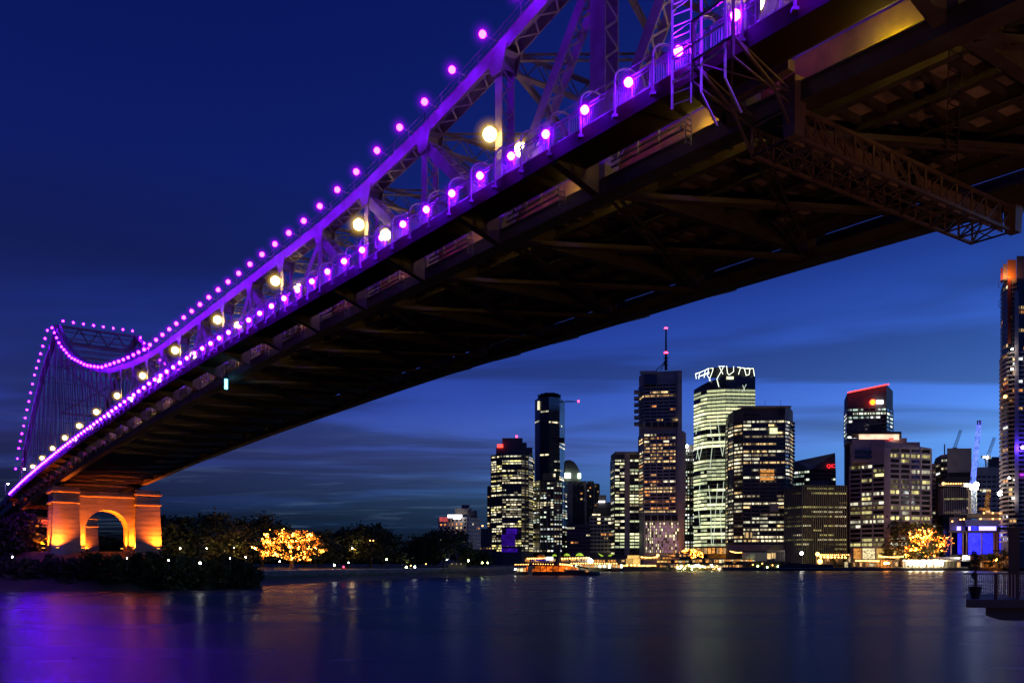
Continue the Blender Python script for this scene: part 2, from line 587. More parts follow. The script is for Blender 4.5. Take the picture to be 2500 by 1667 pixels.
HILL = [(0, 0), (6, 2.2), (15, 6.0), (25, 9.4)]
HILLB = [(0, 0), (6, 1.8), (16, 4.2), (24, 5.6)]
PARK = [(0, 0), (7, 0.75), (17, 1.5), (18.2, 4.0)]
WHARF = [(0.0, -0.3), (1.2, 0.5), (2.2, 1.8), (3.2, 3.2)]
SHORE = [(-900, 40, HILL), (-300, 170, HILL), (-170, 196, HILL), (-135, 203, HILL), (-108, 204, HILL), (-90, 207, HILL), (-80, 226, HILLB),
         (-74.5, 247, PARK), (-68, 268, PARK), (-56, 315, PARK), (-43, 368, PARK), (-30, 420, PARK), (-14, 470, PARK), (14, 600, PARK),
         (60, 700, WHARF), (140, 782, WHARF), (237, 786, WHARF), (330, 788, WHARF), (420, 790, WHARF), (1500, 800, WHARF)]
shore, bank, land = MB(), MB(), MB()
rows = []
for x, y, prof in SHORE:
    r = Vector((x, y, 0)).normalized()
    p = Vector((x, y, 0))
    pts = [p - r * 6 + Vector((0, 0, -2))] + [p + r * d + Vector((0, 0, z)) for d, z in prof]
    d3, z3 = prof[-1]
    pts += [p + r * (d3 + e) + Vector((0, 0, z3 + g)) for e, g in ((25, 0.4), (90, 0.9), (300, 1.2), (9000, 1.2))]
    rows.append(pts)
for ri, (a, bb) in enumerate(zip(rows, rows[1:])):
    for k in range(len(a) - 1):
        (land if k >= 3 else shore if 6 <= ri <= 12 else bank).quad(a[k], bb[k], bb[k + 1], a[k + 1])
shore.build('shore', M['sand'], kind='structure')
bank.build('river_bank', M['ground'], kind='structure')
land.build('ground', M['ground'], kind='structure')
near = MB()
near.box(-60, 60, -60, 8, -1, 4.4)
near.build('near_bank_ground', M['ground'], kind='structure')

# ------------------------------------------------------------------ the bridge
_L = math.hypot(1496, F)
UX, UY = -1496 / _L, F / _L


def W(s, t, z):                      # s along the bridge, t across it, z up
    return Vector((s * UX + t * UY, s * UY - t * UX, z))


TN, TF = 34.2, 53.8
ztop = lerp_table([(-23, 67), (-13, 62), (-2.5, 57), (8, 52.5), (18.5, 48.8), (29, 45.9), (39.5, 43.5), (49, 41.9), (58, 40.65), (70, 39.8), (81, 39.4),
                   (112, 39.9), (150, 40.5), (165, 41.8), (187, 44.4), (204, 48), (224, 53.5), (240, 59.5), (258, 69.0), (290, 60.8), (331, 43.8), (343, 36.0)])
zbot = lerp_table([(-23, 25.2), (15, 26.7), (20, 27.0), (30, 27.4), (45, 27.9), (61, 28.3), (86, 28.9), (105, 29.05), (150, 29.0), (200, 28.5), (250, 27.3), (300, 26.2), (343, 24.6)])
zdk = lerp_table([(-23, 28.3), (26, 29.5), (46, 29.93), (64, 30.3), (75, 30.55), (112, 31.6), (132, 31.9), (196, 31.75), (227, 31.55), (262, 31.0), (300, 30.1), (337, 28.8), (420, 25.4)])
PN = [50 + 10.4 * j for j in range(-7, 29)]
JT = 27                              # index of the far tower in PN (s = 258)
br = thing('truss_bridge', 'long steel cantilever truss bridge sweeping overhead across the river, purple lights along its chords', 'bridge', tuple(W(258, 44, 9.5)))


def plate_pair(mb, T, p0, p1, ws, wt, th=0.07):
    (s0, z0), (s1, z1) = p0, p1
    d = Vector((s1 - s0, z1 - z0))
    L = d.length
    d /= L
    n = Vector((-d.y, d.x)) * ws / 2
    for sg in (-1, 1):
        ta, tb = T + sg * wt / 2 - th / 2, T + sg * wt / 2 + th / 2
        c = [(s0 - n.x, z0 - n.y), (s1 - n.x, z1 - n.y), (s1 + n.x, z1 + n.y), (s0 + n.x, z0 + n.y)]
        mb.hexa([W(a, ta, q) for a, q in c] + [W(a, tb, q) for a, q in c])
    return d, n, L


def lace(mb, T, p0, p1, ws, wt, sides=(-1, 1), pitch=None, batten=0.9):
    (s0, z0), (s1, z1) = p0, p1
    d = Vector((s1 - s0, z1 - z0))
    L = d.length
    d /= L
    n = Vector((-d.y, d.x)) * ws / 2
    pitch = pitch or wt * 0.85
    k = max(2, int((L - 2 * batten) / pitch))
    for sg in sides:
        for e0, e1 in ((0, batten), (L - batten, L)):
            c = []
            for e in (e0, e1):
                c.append((s0 + d.x * e + sg * n.x, z0 + d.y * e + sg * n.y))
            m = n.normalized() * 0.025
            q = [W(c[0][0] - m.x, T - wt / 2, c[0][1] - m.y), W(c[1][0] - m.x, T - wt / 2, c[1][1] - m.y), W(c[1][0] - m.x, T + wt / 2, c[1][1] - m.y), W(c[0][0] - m.x, T + wt / 2, c[0][1] - m.y)]
            q2 = [W(c[0][0] + m.x, T - wt / 2, c[0][1] + m.y), W(c[1][0] + m.x, T - wt / 2, c[1][1] + m.y), W(c[1][0] + m.x, T + wt / 2, c[1][1] + m.y), W(c[0][0] + m.x, T + wt / 2, c[0][1] + m.y)]
            mb.hexa(q + q2)
        up = W(n.x, 0, n.y) - W(0, 0, 0)
        for i in range(k):
            ea = batten + (L - 2 * batten) * i / k
            eb = batten + (L - 2 * batten) * (i + 1) / k
            ta, tb = (T - wt / 2, T + wt / 2) if i % 2 else (T + wt / 2, T - wt / 2)
            mb.bar(W(s0 + d.x * ea + sg * n.x, ta, z0 + d.y * ea + sg * n.y), W(s0 + d.x * eb + sg * n.x, tb, z0 + d.y * eb + sg * n.y), 0.13, 0.035, up)


def member(name, T, p0, p1, ws, wt, laced=True, mt='steel', sides=(-1, 1)):
    mb = MB()
    plate_pair(mb, T, p0, p1, ws, wt)
    o = mb.build(name, M[mt], br)
    if laced:
        lb = MB()
        lace(lb, T, p0, p1, ws - 0.05, wt, sides)
        lb.build('lacing', M[mt], o, origin=tuple(br.location))
    return o


for T in (TN, TF):
    nearside = T == TN
    for i, (s0, s1) in enumerate(zip(PN, PN[1:])):
        fine = nearside and s0 < 165
        if not nearside and s0 < 100 and s0 > 15:
            pass
        a, bq = (s0, ztop(s0) - 0.5), (s1, ztop(s1) - 0.5)
        mb = MB()
        d, n, L = plate_pair(mb, T, a, bq, 1.0, 1.15)
        c = [(a[0] + n.x, a[1] + n.y), (bq[0] + n.x, bq[1] + n.y)]
        mb.hexa([W(c[0][0], T - .65, c[0][1]), W(c[1][0], T - .65, c[1][1]), W(c[1][0], T + .65, c[1][1]), W(c[0][0], T + .65, c[0][1]),
                 W(c[0][0], T - .65, c[0][1] + .06), W(c[1][0], T - .65, c[1][1] + .06), W(c[1][0], T + .65, c[1][1] + .06), W(c[0][0], T + .65, c[0][1] + .06)])
        o = mb.build('top_chord', M['steel'], br)
        if fine:
            lb = MB()
            lace(lb, T, a, bq, 0.94, 1.15, (-1,))
            lb.build('lacing', M['steel'], o, origin=tuple(br.location))
            hb = MB()                     # handrail on the chord
            for k in range(5):
                f = k / 4
                s, z = s0 + (s1 - s0) * f, ztop(s0) + (ztop(s1) - ztop(s0)) * f
                hb.bar(W(s, T - .5, z), W(s, T - .5, z + 1.05), 0.05)
            for h in (0.55, 1.0):
                hb.bar(W(s0, T - .5, ztop(s0) + h), W(s1, T - .5, ztop(s1) + h), 0.035)
            hb.build('handrail', M['steel'], o, origin=tuple(br.location))
        # bottom chord
        mb = MB()
        za, zb_ = zbot(s0), zbot(s1)
        for z0, z1, tt0, tt1 in ((0, 0.07, -.62, .62), (0.07, 0.85, -.6, -.53), (0.07, 0.85, .53, .6), (0.85, 0.92, -.62, .62)):
            mb.hexa([W(s0, T + tt0, za + z0), W(s1, T + tt0, zb_ + z0), W(s1, T + tt1, zb_ + z0), W(s0, T + tt1, za + z0),
                     W(s0, T + tt0, za + z1), W(s1, T + tt0, zb_ + z1), W(s1, T + tt1, zb_ + z1), W(s0, T + tt1, za + z1)])
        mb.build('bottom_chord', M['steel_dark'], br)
    for i, s in enumerate(PN):
        j = i - 7
        lc = nearside and s < 170
        big = s < 45 or i == JT
        member('post', T, (s, zbot(s) + 0.9), (s, ztop(s) - 0.95), 1.35 if big else 0.8, 1.0, lc)
        if s < 180 or nearside:
            g = MB()                      # gusset plates
            for sg in (-1, 1):
                tt = T + sg * 0.64
                zz_ = ztop(s)
                c = [(s - 1.2, zz_ - 0.7 + (ztop(s - 1.2) - zz_)), (s - .55, zz_ - 2.1), (s + .55, zz_ - 2.1), (s + 1.2, zz_ - 0.7 + (ztop(s + 1.2) - zz_))]
                g.hexa([W(a, tt - .03, q) for a, q in c] + [W(a, tt + .03, q) for a, q in c])
            g.build('gusset', M['steel'], br)
    # diagonals
    dg = []
    for i in range(len(PN) - 1):
        j = i - 7
        if j < 0:
            dg.append((i, i + 1))          # top i -> bottom i+1
        elif j in (0, 1, 2):
            dg.append((i + 1, i))
        elif i < JT:
            dg.append((i, i + 1) if j % 2 else (i + 1, i))
            if i > JT - 8:
                dg[-1] = (i + 1, i)
        else:
            dg.append((i, i + 1))
    for a, q in dg:
        sa, sb = PN[a], PN[q]
        member('diagonal', T, (sa, ztop(sa) - 1.6), (sb, zbot(sb) + 1.6), 0.85, 0.9, nearside and max(sa, sb) < 170)

# struts and bracing between the two trusses
for i, s in enumerate(PN):
    if s < 20:
        continue
    z = ztop(s) - 0.9
    mb = MB()
    for zo in (-0.75, 0.75):
        mb.bar(W(s, TN + .6, z + zo), W(s, TF - .6, z + zo), 0.5, 0.14)
    o = mb.build('portal_strut', M['steel'], br)
    lb = MB()
    for sg in ((-.24, .24) if s < 120 else (0,)):
        n = 16
        for k in range(n):
            ta = TN + .6 + (TF - TN - 1.2) * k / n
            tb = TN + .6 + (TF - TN - 1.2) * (k + 1) / n
            lb.bar(W(s + sg, ta, z + (-.7 if k % 2 else .7)), W(s + sg, tb, z + (.7 if k % 2 else -.7)), 0.1, 0.04)
    lb.build('lacing', M['steel'], o, origin=tuple(br.location))
    if i + 1 < len(PN) and s < 255:
        s1 = PN[i + 1]
        for (sa, ta), (sb, tb) in (((s, TN), (s1, TF)), ((s1, TN), (s, TF))):
            mb = MB()
            p0, p1 = W(sa, ta, ztop(sa) - .8), W(sb, tb, ztop(sb) - .8)
            for zo in (-.22, .22):
                mb.bar(p0 + Vector((0, 0, zo)), p1 + Vector((0, 0, zo)), 0.28, 0.05)
            n = 22
            if s < 130:
                for k in range(n):
                    mb.bar(p0.lerp(p1, k / n) + Vector((0, 0, -.2 if k % 2 else .2)), p0.lerp(p1, (k + 1) / n) + Vector((0, 0, .2 if k % 2 else -.2)), 0.06, 0.03)
            mb.build('lateral_brace', M['steel'], br)
# tower portal truss
s = PN[JT]
pt = MB()
for z in (64.6, 68.6, 59.8, 58.6):
    pt.bar(W(s, TN + .5, z), W(s, TF - .5, z), 0.7, 0.45)
for k in range(8):
    ta, tb = TN + .5 + (TF - TN - 1) * k / 8, TN + .5 + (TF - TN - 1) * (k + 1) / 8
    pt.bar(W(s, ta, 64.6 if k % 2 else 68.6), W(s, tb, 68.6 if k % 2 else 64.6), 0.4, 0.3)
for z0, z1 in ((33, 58.6),):
    zm = (z0 + z1) / 2
    pt.bar(W(s, TN + .5, z1), W(s, TF - .5, zm), 0.5, 0.4)
    pt.bar(W(s, TF - .5, z1), W(s, TN + .5, zm), 0.5, 0.4)
    pt.bar(W(s, TN + .5, zm), W(s, TF - .5, zm), 0.6, 0.5)
pt.build('tower_portal', M['steel'], br)

# deck
for i, (s0, s1) in enumerate(zip(PN, PN[1:])):
    a, q = zdk(s0), zdk(s1)

    def slab(name, t0, t1, z0, z1, mt, parent=br):
        mb = MB()
        mb.hexa([W(s0, t0, a + z0), W(s1, t0, q + z0), W(s1, t1, q + z0), W(s0, t1, a + z0), W(s0, t0, a + z1), W(s1, t0, q + z1), W(s1, t1, q + z1), W(s0, t1, a + z1)])
        return mb.build(name, M[mt], parent)
    slab('deck_slab', 35.0, 53.0, 0.28, 0.55, 'soffit')
    slab('edge_beam', 34.9, 34.98, -.55, 0.62, 'edge')
    slab('edge_beam', 53.02, 53.1, -.55, 0.62, 'steel_dark')
    for sg in (1, -1):
        o_, i_ = (30.4, 32.6) if sg == 1 else (57.6, 54.72)
        if sg == -1 and s0 < -15:
            continue
        slab('fascia', o_, o_ + sg * .08, -.80, 0.06, 'fascia')
        slab('footpath', o_ + sg * .09, i_, -.16, 0.0, 'walkway')
        slab('footpath_soffit', o_ + sg * .09, i_ - sg * .1, -.80, -.74, 'fascia')
        slab('inner_girder', i_ - sg * .09, i_, -.80, 0.05, 'steel_dark')
        slab('road_barrier', TN + .9 if sg == 1 else TF - .9, (TN + 1.0) if sg == 1 else TF - 1.0, 0.56, 1.35, 'steel_dark')
    for k in range(6):
        t0 = 35.5 + 3.08 * k
        mb = MB()
        for z0, z1, hw in ((-.62, -.56, .22), (-.56, .27, .04)):
            mb.hexa([W(s0, t0 - hw, a + z0), W(s1, t0 - hw, q + z0), W(s1, t0 + hw, q + z0), W(s0, t0 + hw, a + z0), W(s0, t0 - hw, a + z1), W(s1, t0 - hw, q + z1), W(s1, t0 + hw, q + z1), W(s0, t0 + hw, a + z1)])
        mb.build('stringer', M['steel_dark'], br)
    if s0 < 130:
        mb = MB()
        for k in range(1, 7):
            f = k / 7
            s, z = s0 + (s1 - s0) * f, a + (q - a) * f
            mb.hexa([W(s - .12, 35.2, z - .15), W(s + .12, 35.2, z - .15), W(s + .12, 52.8, z - .15), W(s - .12, 52.8, z - .15),
                     W(s - .12, 35.2, z + .26), W(s + .12, 35.2, z + .26), W(s + .12, 52.8, z + .26), W(s - .12, 52.8, z + .26)])
        mb.build('cross_rib', M['steel_dark'], br, kind='stuff')
    # bottom laterals, laced
    if i < JT:
        za, zq = zbot(s0) + .35, zbot(s1) + .35
        for (sa, ta, z0), (sb, tb, z1) in (((s0, TN + .6, za), (s1, TF - .6, zq)), ((s1, TN + .6, zq), (s0, TF - .6, za))):
            mb = MB()
            p0, p1 = W(sa, ta, z0), W(sb, tb, z1)
            dd = (p1 - p0).normalized()
            sd = Vector((-dd.y, dd.x, 0)) * 0.26
            for sg in (-1, 1):
                mb.bar(p0 + sd * sg, p1 + sd * sg, 0.05, 0.3)
            if s0 < 110:
                n = 26
                for k in range(n):
                    mb.bar(p0.lerp(p1, k / n) + sd * (1 if k % 2 else -1), p0.lerp(p1, (k + 1) / n) + sd * (-1 if k % 2 else 1), 0.07, 0.03)
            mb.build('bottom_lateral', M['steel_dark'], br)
    # railing on the river side
    for to, hi in ((30.46, 140), (57.54, 60)):
        if to > 50 and not (0 < s0 < 90):
            continue
        mb = MB()
        sp = 0.16 if s0 < 75 else 0.32
        n = int((s1 - s0) / sp)
        for k in range(n):
            f = (k + .5) / n
            s, z = s0 + (s1 - s0) * f, a + (q - a) * f
            post = k % (8 if sp < .2 else 4) == 0
            mb.bar(W(s, to, z), W(s, to, z + (1.22 if post else 1.1)), 0.07 if post else 0.028)
        for h, ww in ((0.12, .05), (1.0, .05), (1.22, .07)):
            mb.bar(W(s0, to, a + h), W(s1, to, q + h), ww)
        mb.build('railing', M['steel'], br)
for i, s in enumerate(PN):
    z = zdk(s)
    mb = MB()
    for z0, z1, hw in ((zbot(s) + .5, zbot(s) + .56, .3), (zbot(s) + .56, z + .26, .04)):
        mb.hexa([W(s - hw, TN + .62, z0), W(s + hw, TN + .62, z0), W(s + hw, TF - .62, z0), W(s - hw, TF - .62, z0), W(s - hw, TN + .62, z1), W(s + hw, TN + .62, z1), W(s + hw, TF - .62, z1), W(s - hw, TF - .62, z1)])
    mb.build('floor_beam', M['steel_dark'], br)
    for sg, T, o_ in ((1, TN, 30.5), (-1, TF, 57.5)):
        mb = MB()
        c = [(o_, z - .82), (o_, z - .95), (T - sg * .64, z - 2.0), (T - sg * .64, z - .1), (o_ + sg * 2.1, z - .1), (o_ + sg * 2.1, z - .82)]
        for hw in (0.28,):
            v = [W(s - hw, tt, q) for tt, q in c] + [W(s + hw, tt, q) for tt, q in c]
            k = len(mb.v)
            mb.v += [tuple(p) for p in v]
            mb.f += [tuple(range(k, k + 6)), tuple(range(k + 11, k + 5, -1))] + [(k + e, k + (e + 1) % 6, k + 6 + (e + 1) % 6, k + 6 + e) for e in range(6)]
            mb.m += [0] * 8
        mb.build('footpath_bracket', M['steel_dark'], br)
# inspection ledges and little ladders between the footpath brackets
for i, s in enumerate(PN):
    if 20 < s < 200:
        z = zdk(s) - .8
        mb = MB()
        for tt in (32.7, 33.1):
            mb.bar(W(s + 2.4, tt, z + .8), W(s + 2.4, tt, z - 1.3), 0.05)
        for k in range(7):
            mb.bar(W(s + 2.4, 32.7, z + .6 - .3 * k), W(s + 2.4, 33.1, z + .6 - .3 * k), 0.04)
        mb.build('access_ladder', M['galv'], br)
        mb = MB()
        for k in range(4):
            mb.bar(W(s + 3 + 1.6 * k, 33.0, z - .35), W(s + 3 + 1.6 * k, 33.0, z + .55), 0.09)
        mb.bar(W(s + 2.8, 33.0, z + .05), W(s + 8.4, 33.0, z + .12), 0.09)
        mb.bar(W(s + 2.8, 33.0, z - .3), W(s + 8.4, 33.0, z - .23), 0.09)
        mb.build('pipe_rail', M['galv'], br)

# curved anti-climb posts along the footpath, with their cable
pm = MB()
pts = [W(0, 0, -0.45), W(0, 0, 1.2)]
for k in range(7):
    an = math.pi / 2 * k / 6
    pts.append(W(0, 1.15 - 1.15 * math.cos(an), 1.45 + 0.85 * math.sin(an)))
pts.append(W(0, 1.45, 2.22))
pm.tube(pts, [0.075] * 3 + [0.06] * 7, 6)
pm.box(-.14, .14, -.14, .14, -.5, -.36)
pmesh = pm.mesh('fence_post', M['steel'], smooth=False)
k = 0
s = 12.0
while s < 215:
    p = W(s, 30.28, zdk(s)) - br.location
    inst('fence_post', pmesh, p, br)
    s += 2.78 if s < 110 else 3.6
cb = MB()
ss = [12 + 2.78 * k for k in range(74)]
for h, dt in ((1.62, .1), (2.2, 1.4)):
    for s0, s1 in zip(ss, ss[1:]):
        cb.bar(W(s0, 30.28 + dt, zdk(s0) + h), W(s1, 30.28 + dt, zdk(s1) + h), 0.028)
cb.build('fence_cable', M['steel'], br)

# approach span past the far end of the anchor arm
ap = MB()
for s0, s1 in zip(range(341, 421, 10), range(351, 431, 10)):
    a, q = zdk(s0), zdk(s1)
    for t0, t1, z0, z1 in ((30.4, 57.6, -.3, .3), (31.5, 32.2, -2.6, -.3), (40, 40.7, -2.6, -.3), (48, 48.7, -2.6, -.3), (55.8, 56.5, -2.6, -.3), (30.3, 30.45, .3, 1.3)):
        ap.hexa([W(s0, t0, a + z0), W(s1, t0, q + z0), W(s1, t1, q + z0), W(s0, t1, a + z0), W(s0, t0, a + z1), W(s1, t0, q + z1), W(s1, t1, q + z1), W(s0, t1, a + z1)])
ap.build('approach_deck', M['concrete'], br)

# ------------------------------------------------------------------ concrete piers


def batter(mb, s0, s1, t0, t1, z0, z1, e0, e1=0.0):
    mb.hexa([W(s0 - e0, t0 - e0, z0), W(s1 + e0, t0 - e0, z0), W(s1 + e0, t1 + e0, z0), W(s0 - e0, t1 + e0, z0),
             W(s0 - e1, t0 - e1, z1), W(s1 + e1, t0 - e1, z1), W(s1 + e1, t1 + e1, z1), W(s0 - e1, t1 + e1, z1)])


def pier(sc_, tl, tr, zb_, ztp, hw, hs, name, label, arch_r):
    root = thing(name, label, 'bridge pier', tuple(W(sc_, (tl + tr) / 2, zb_)))
    H = ztp - zb_
    for tc_ in (tl, tr):
        mb = MB()
        n = 11                                  # cast in lifts: thin recessed joints between them
        top = ztp - 4.3
        for k in range(n):
            z0, z1 = zb_ - 2 + (top - zb_ + 2) * k / n, zb_ - 2 + (top - zb_ + 2) * (k + 1) / n
            e0, e1 = 0.55 * (1 - k / n), 0.55 * (1 - (k + 1) / n)
            batter(mb, sc_ - hs, sc_ + hs, tc_ - hw, tc_ + hw, z0, z1 - .09, e0, e1)
            batter(mb, sc_ - hs + .11, sc_ + hs - .11, tc_ - hw + .11, tc_ + hw - .11, z1 - .09, z1, e1, e1)
        o = mb.build('column', M['pier'], root)
        mb = MB()
        batter(mb, sc_ - hs, sc_ + hs, tc_ - hw, tc_ + hw, top, top + .25, .12, .38)
        batter(mb, sc_ - hs, sc_ + hs, tc_ - hw, tc_ + hw, top + .25, top + .55, .38, .38)
        batter(mb, sc_ - hs, sc_ + hs, tc_ - hw, tc_ + hw, top + .55, top + 2.7, 0, 0)
        batter(mb, sc_ - hs, sc_ + hs, tc_ - hw, tc_ + hw, top + 2.7, top + 3.0, .15, .5)
        batter(mb, sc_ - hs, sc_ + hs, tc_ - hw, tc_ + hw, top + 3.0, top + 3.3, .5, .5)
        batter(mb, sc_ - hs, sc_ + hs, tc_ - hw, tc_ + hw, top + 3.3, top + 4.3, .15, .05)
        mb.build('cornice', M['pier'], o, origin=tuple(root.location))
    # arched wall between the columns
    mb = MB()
    t0, t1 = tl + hw - .2, tr - hw + .2
    tc_ = (t0 + t1) / 2
    sp = ztp - 5.6 - arch_r
    sa, sb = sc_ - hs + 1.1, sc_ + hs - 1.1
    zt = ztp - .9
    n = 20
    arc = [(tc_ - arch_r * math.cos(math.pi * k / n), sp + arch_r * math.sin(math.pi * k / n)) for k in range(n + 1)]
    for sq in (sa, sb):
        mb.quad(W(sq, t0, zb_ - 2), W(sq, tc_ - arch_r, zb_ - 2), W(sq, tc_ - arch_r, zt), W(sq, t0, zt))
        mb.quad(W(sq, tc_ + arch_r, zb_ - 2), W(sq, t1, zb_ - 2), W(sq, t1, zt), W(sq, tc_ + arch_r, zt))
        for (a0, b0), (a1, b1) in zip(arc, arc[1:]):
            mb.quad(W(sq, a0, b0), W(sq, a1, b1), W(sq, a1, zt), W(sq, a0, zt))
    for (a0, b0), (a1, b1) in zip(arc, arc[1:]):
        mb.quad(W(sa, a0, b0), W(sa, a1, b1), W(sb, a1, b1), W(sb, a0, b0))
    for a in (tc_ - arch_r, tc_ + arch_r):
        mb.quad(W(sa, a, zb_ - 2), W(sa, a, sp), W(sb, a, sp), W(sb, a, zb_ - 2))
    mb.quad(W(sa, t0, zt), W(sa, t1, zt), W(sb, t1, zt), W(sb, t0, zt))
    batter(mb, sa, sb, t0, t1, zt - 1.5, zt - 1.2, .1, .3)
    batter(mb, sa, sb, t0, t1, zt - 1.2, zt - .95, .3, .3)
    mb.build('arch_wall', M['pier'], root)
    return root


pier(255, 35.1, 55.0, 9.6, 26.0, 3.0, 4.6, 'arch_pier', 'big floodlit orange concrete arch pier under the far end of the bridge', 5.3)
pier(345, 35.1, 55.0, 9.6, 23.4, 3.0, 3.4, 'arch_pier', 'smaller red and orange lit arch pier seen behind and through the big arch', 5.3)
for T in (TN, TF):
    mb = MB()
    batter(mb, 256, 260, T - .8, T + .8, 26.0, 26.6, 0.3, 0.1)
    mb.hexa([W(257, T - .6, 26.6), W(259, T - .6, 26.6), W(259, T + .6, 26.6), W(257, T + .6, 26.6), W(257.8, T - .6, zbot(258)), W(258.2, T - .6, zbot(258)), W(258.2, T + .6, zbot(258)), W(257.8, T + .6, zbot(258))])
    mb.build('bearing', M['steel_dark'], br)

# ------------------------------------------------------------------ inspection gantry slung under the deck
GA, GB = 25.7, 28.1
GZ0, GZ1 = 25.75, 27.1
GT0, GT1 = 33.6, 53.8
gy = thing('inspection_gantry', 'brown lattice inspection gantry slung across beneath the deck', 'gantry', tuple(W(28, 44, GZ0)))
mb = MB()
for s in (GA, GB):
    for z in (GZ0, GZ1):
        mb.bar(W(s, GT0, z), W(s, GT1, z), 0.16, 0.16)
mb.build('chord', M['gantry'], gy)
NB = 13
for k in range(NB + 1):
    tt = GT0 + (GT1 - GT0) * k / NB
    mb = MB()
    for s in (GA, GB):
        mb.bar(W(s, tt, GZ0), W(s, tt, GZ1), 0.1)
    for z in (GZ0, GZ1):
        mb.bar(W(GA, tt, z), W(GB, tt, z), 0.09)
    mb.build('frame', M['gantry'], gy)
    if k < NB:
        t2 = GT0 + (GT1 - GT0) * (k + 1) / NB
        for s in (GA, GB):
            mb = MB()
            if k < 7:
                mb.bar(W(s, tt, GZ1), W(s, t2, GZ0), 0.07)
                mb.bar(W(s, tt + .35, GZ1), W(s, min(t2 + .35, GT1), GZ0), 0.05)
            else:
                mb.bar(W(s, tt, GZ0), W(s, t2, GZ1), 0.08)
            mb.build('diagonal', M['gantry'], gy)
        mb = MB()
        mb.bar(W(GA, tt, GZ0), W(GB, t2, GZ0), 0.08)
        mb.bar(W(GA + 1.25, tt, GZ0 + .02), W(GA + 1.25, t2, GZ0 + .02), 0.05)
        mb.build('floor_brace', M['gantry'], gy)
        if k != 6:
            mb = MB()
            mb.hexa([W(GA + .55, tt + .06, GZ0 + .1), W(GA + .6, tt + .06, GZ0 + .1), W(GA + .6, t2 - .06, GZ0 + .1), W(GA + .55, t2 - .06, GZ0 + .1),
                     W(GA + .55, tt + .06, GZ1 - .12), W(GA + .6, tt + .06, GZ1 - .12), W(GA + .6, t2 - .06, GZ1 - .12), W(GA + .55, t2 - .06, GZ1 - .12)])
            mb.build('sheet_panel', M['gantry_panel'], gy)
for ts, to, ti in ((1, 29.5, GT0), (-1, 58.6, GT1)):
    mb = MB()
    zk = zdk(28)
    for s in (GA, GB):
        mb.bar(W(s, ti, GZ0), W(s, ti - ts * 1.5, GZ0 + 1.9), 0.11)
        mb.bar(W(s, ti - ts * 1.5, GZ0 + 1.9), W(s, to, zk - .6), 0.11)
        mb.bar(W(s, ti, GZ1), W(s, to, zk - 1.5), 0.07)
        mb.bar(W(s, to, zk - 1.5), W(s, to, zk + 1.2), 0.12)
        mb.bar(W(s, ti - ts * 1.5, GZ0 + 1.9), W(s, ti, GZ1 + .6), 0.07)
        mb.bar(W(s, to, zk - .6), W(s, ti, GZ1 + .6), 0.07)
    for tt, z in ((to, zk - .6), (to, zk + 1.2), (ti - ts * 1.5, GZ0 + 1.9), (ti, GZ0)):
        mb.bar(W(GA, tt, z), W(GB, tt, z), 0.09)
    mb.bar(W(GA, to, zk - .6), W(GB, ti - ts * 1.5, GZ0 + 1.9), 0.06)
    mb.bar(W(GB, to, zk - .6), W(GA, ti - ts * 1.5, GZ0 + 1.9), 0.06)
    mb.build('end_frame', M['gantry'], gy)
    mb = MB()
    batter(mb, GA - .3, GA + .3, ti - .35, ti + .35, GZ0 - .1, GZ1 + 1.2, 0, .1)
    mb.build('hanger', M['gantry'], gy)
    mb = MB()
    batter(mb, GA - .4, GB + .4, ti - ts * .7 - .25, ti - ts * .7 + .25, GZ1 + 1.25, GZ1 + 1.75, 0)
    mb.build('trolley', M['gantry'], gy)
# caged access ladder standing on the walkway side of the gantry
al = thing('access_frame', 'purple lit caged access ladder standing against the footpath railing above the gantry', 'ladder frame', tuple(W(28, 29.6, zdk(28))))
zk = zdk(28)
for s in (26.2, 27.6, 29.4):
    mb = MB()
    mb.bar(W(s, 29.55, zk - 2.2), W(s, 29.55, zk + 4.4), 0.1)
    mb.build('upright', M['white'], al)
mb = MB()
for k in range(12):
    mb.bar(W(29.4, 29.55, zk - 2 + .52 * k), W(28.5, 29.85, zk - 2 + .52 * k), 0.05)
mb.bar(W(28.5, 29.85, zk - 2.2), W(28.5, 29.85, zk + 4.4), 0.07)
mb.build('rung_set', M['white'], al)
mb = MB()
for z in (-.9, .2, 1.3, 2.4, 3.5):
    mb.bar(W(26.2, 29.55, zk + z), W(29.4, 29.55, zk + z), 0.06)
for s in (26.2, 27.6):
    mb.bar(W(s, 29.55, zk - 2.2), W(s, 30.6, zk - 3.4), 0.08)
mb.build('guard_rail', M['white'], al)

# ------------------------------------------------------------------ lamps on the bridge


def vec(s, t_, z):
    return tuple(W(s, t_, z) - W(0, 0, 0))


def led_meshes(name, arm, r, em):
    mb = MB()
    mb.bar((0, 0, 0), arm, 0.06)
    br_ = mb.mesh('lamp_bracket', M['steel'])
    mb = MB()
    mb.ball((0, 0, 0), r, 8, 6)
    for k_, f_ in enumerate((1.35, 1.7, 2.1, 2.6, 3.15, 3.8)):  # outer balls carry the imitated halo, only the inner one is the lamp
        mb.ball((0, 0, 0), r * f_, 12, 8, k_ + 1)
    return br_, mb.mesh('lamp_globe_halo', [em] + SHELL, smooth=True)


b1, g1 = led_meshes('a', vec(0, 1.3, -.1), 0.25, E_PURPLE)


def led(bm, gm, loc, label, group):
    o = bpy.data.objects.new('purple_lamp', bm)
    COL.objects.link(o)
    o.location = loc
    tag(o, label, 'lamp', group)
    g = bpy.data.objects.new('globe', gm)
    COL.objects.link(g)
    g.parent = o


ORD = 'first second third fourth fifth sixth seventh eighth ninth tenth eleventh twelfth thirteenth fourteenth fifteenth sixteenth seventeenth eighteenth'.split()


def ordinal(k, text, rest):
    return text % ORD[k] if 0 <= k < len(ORD) else rest


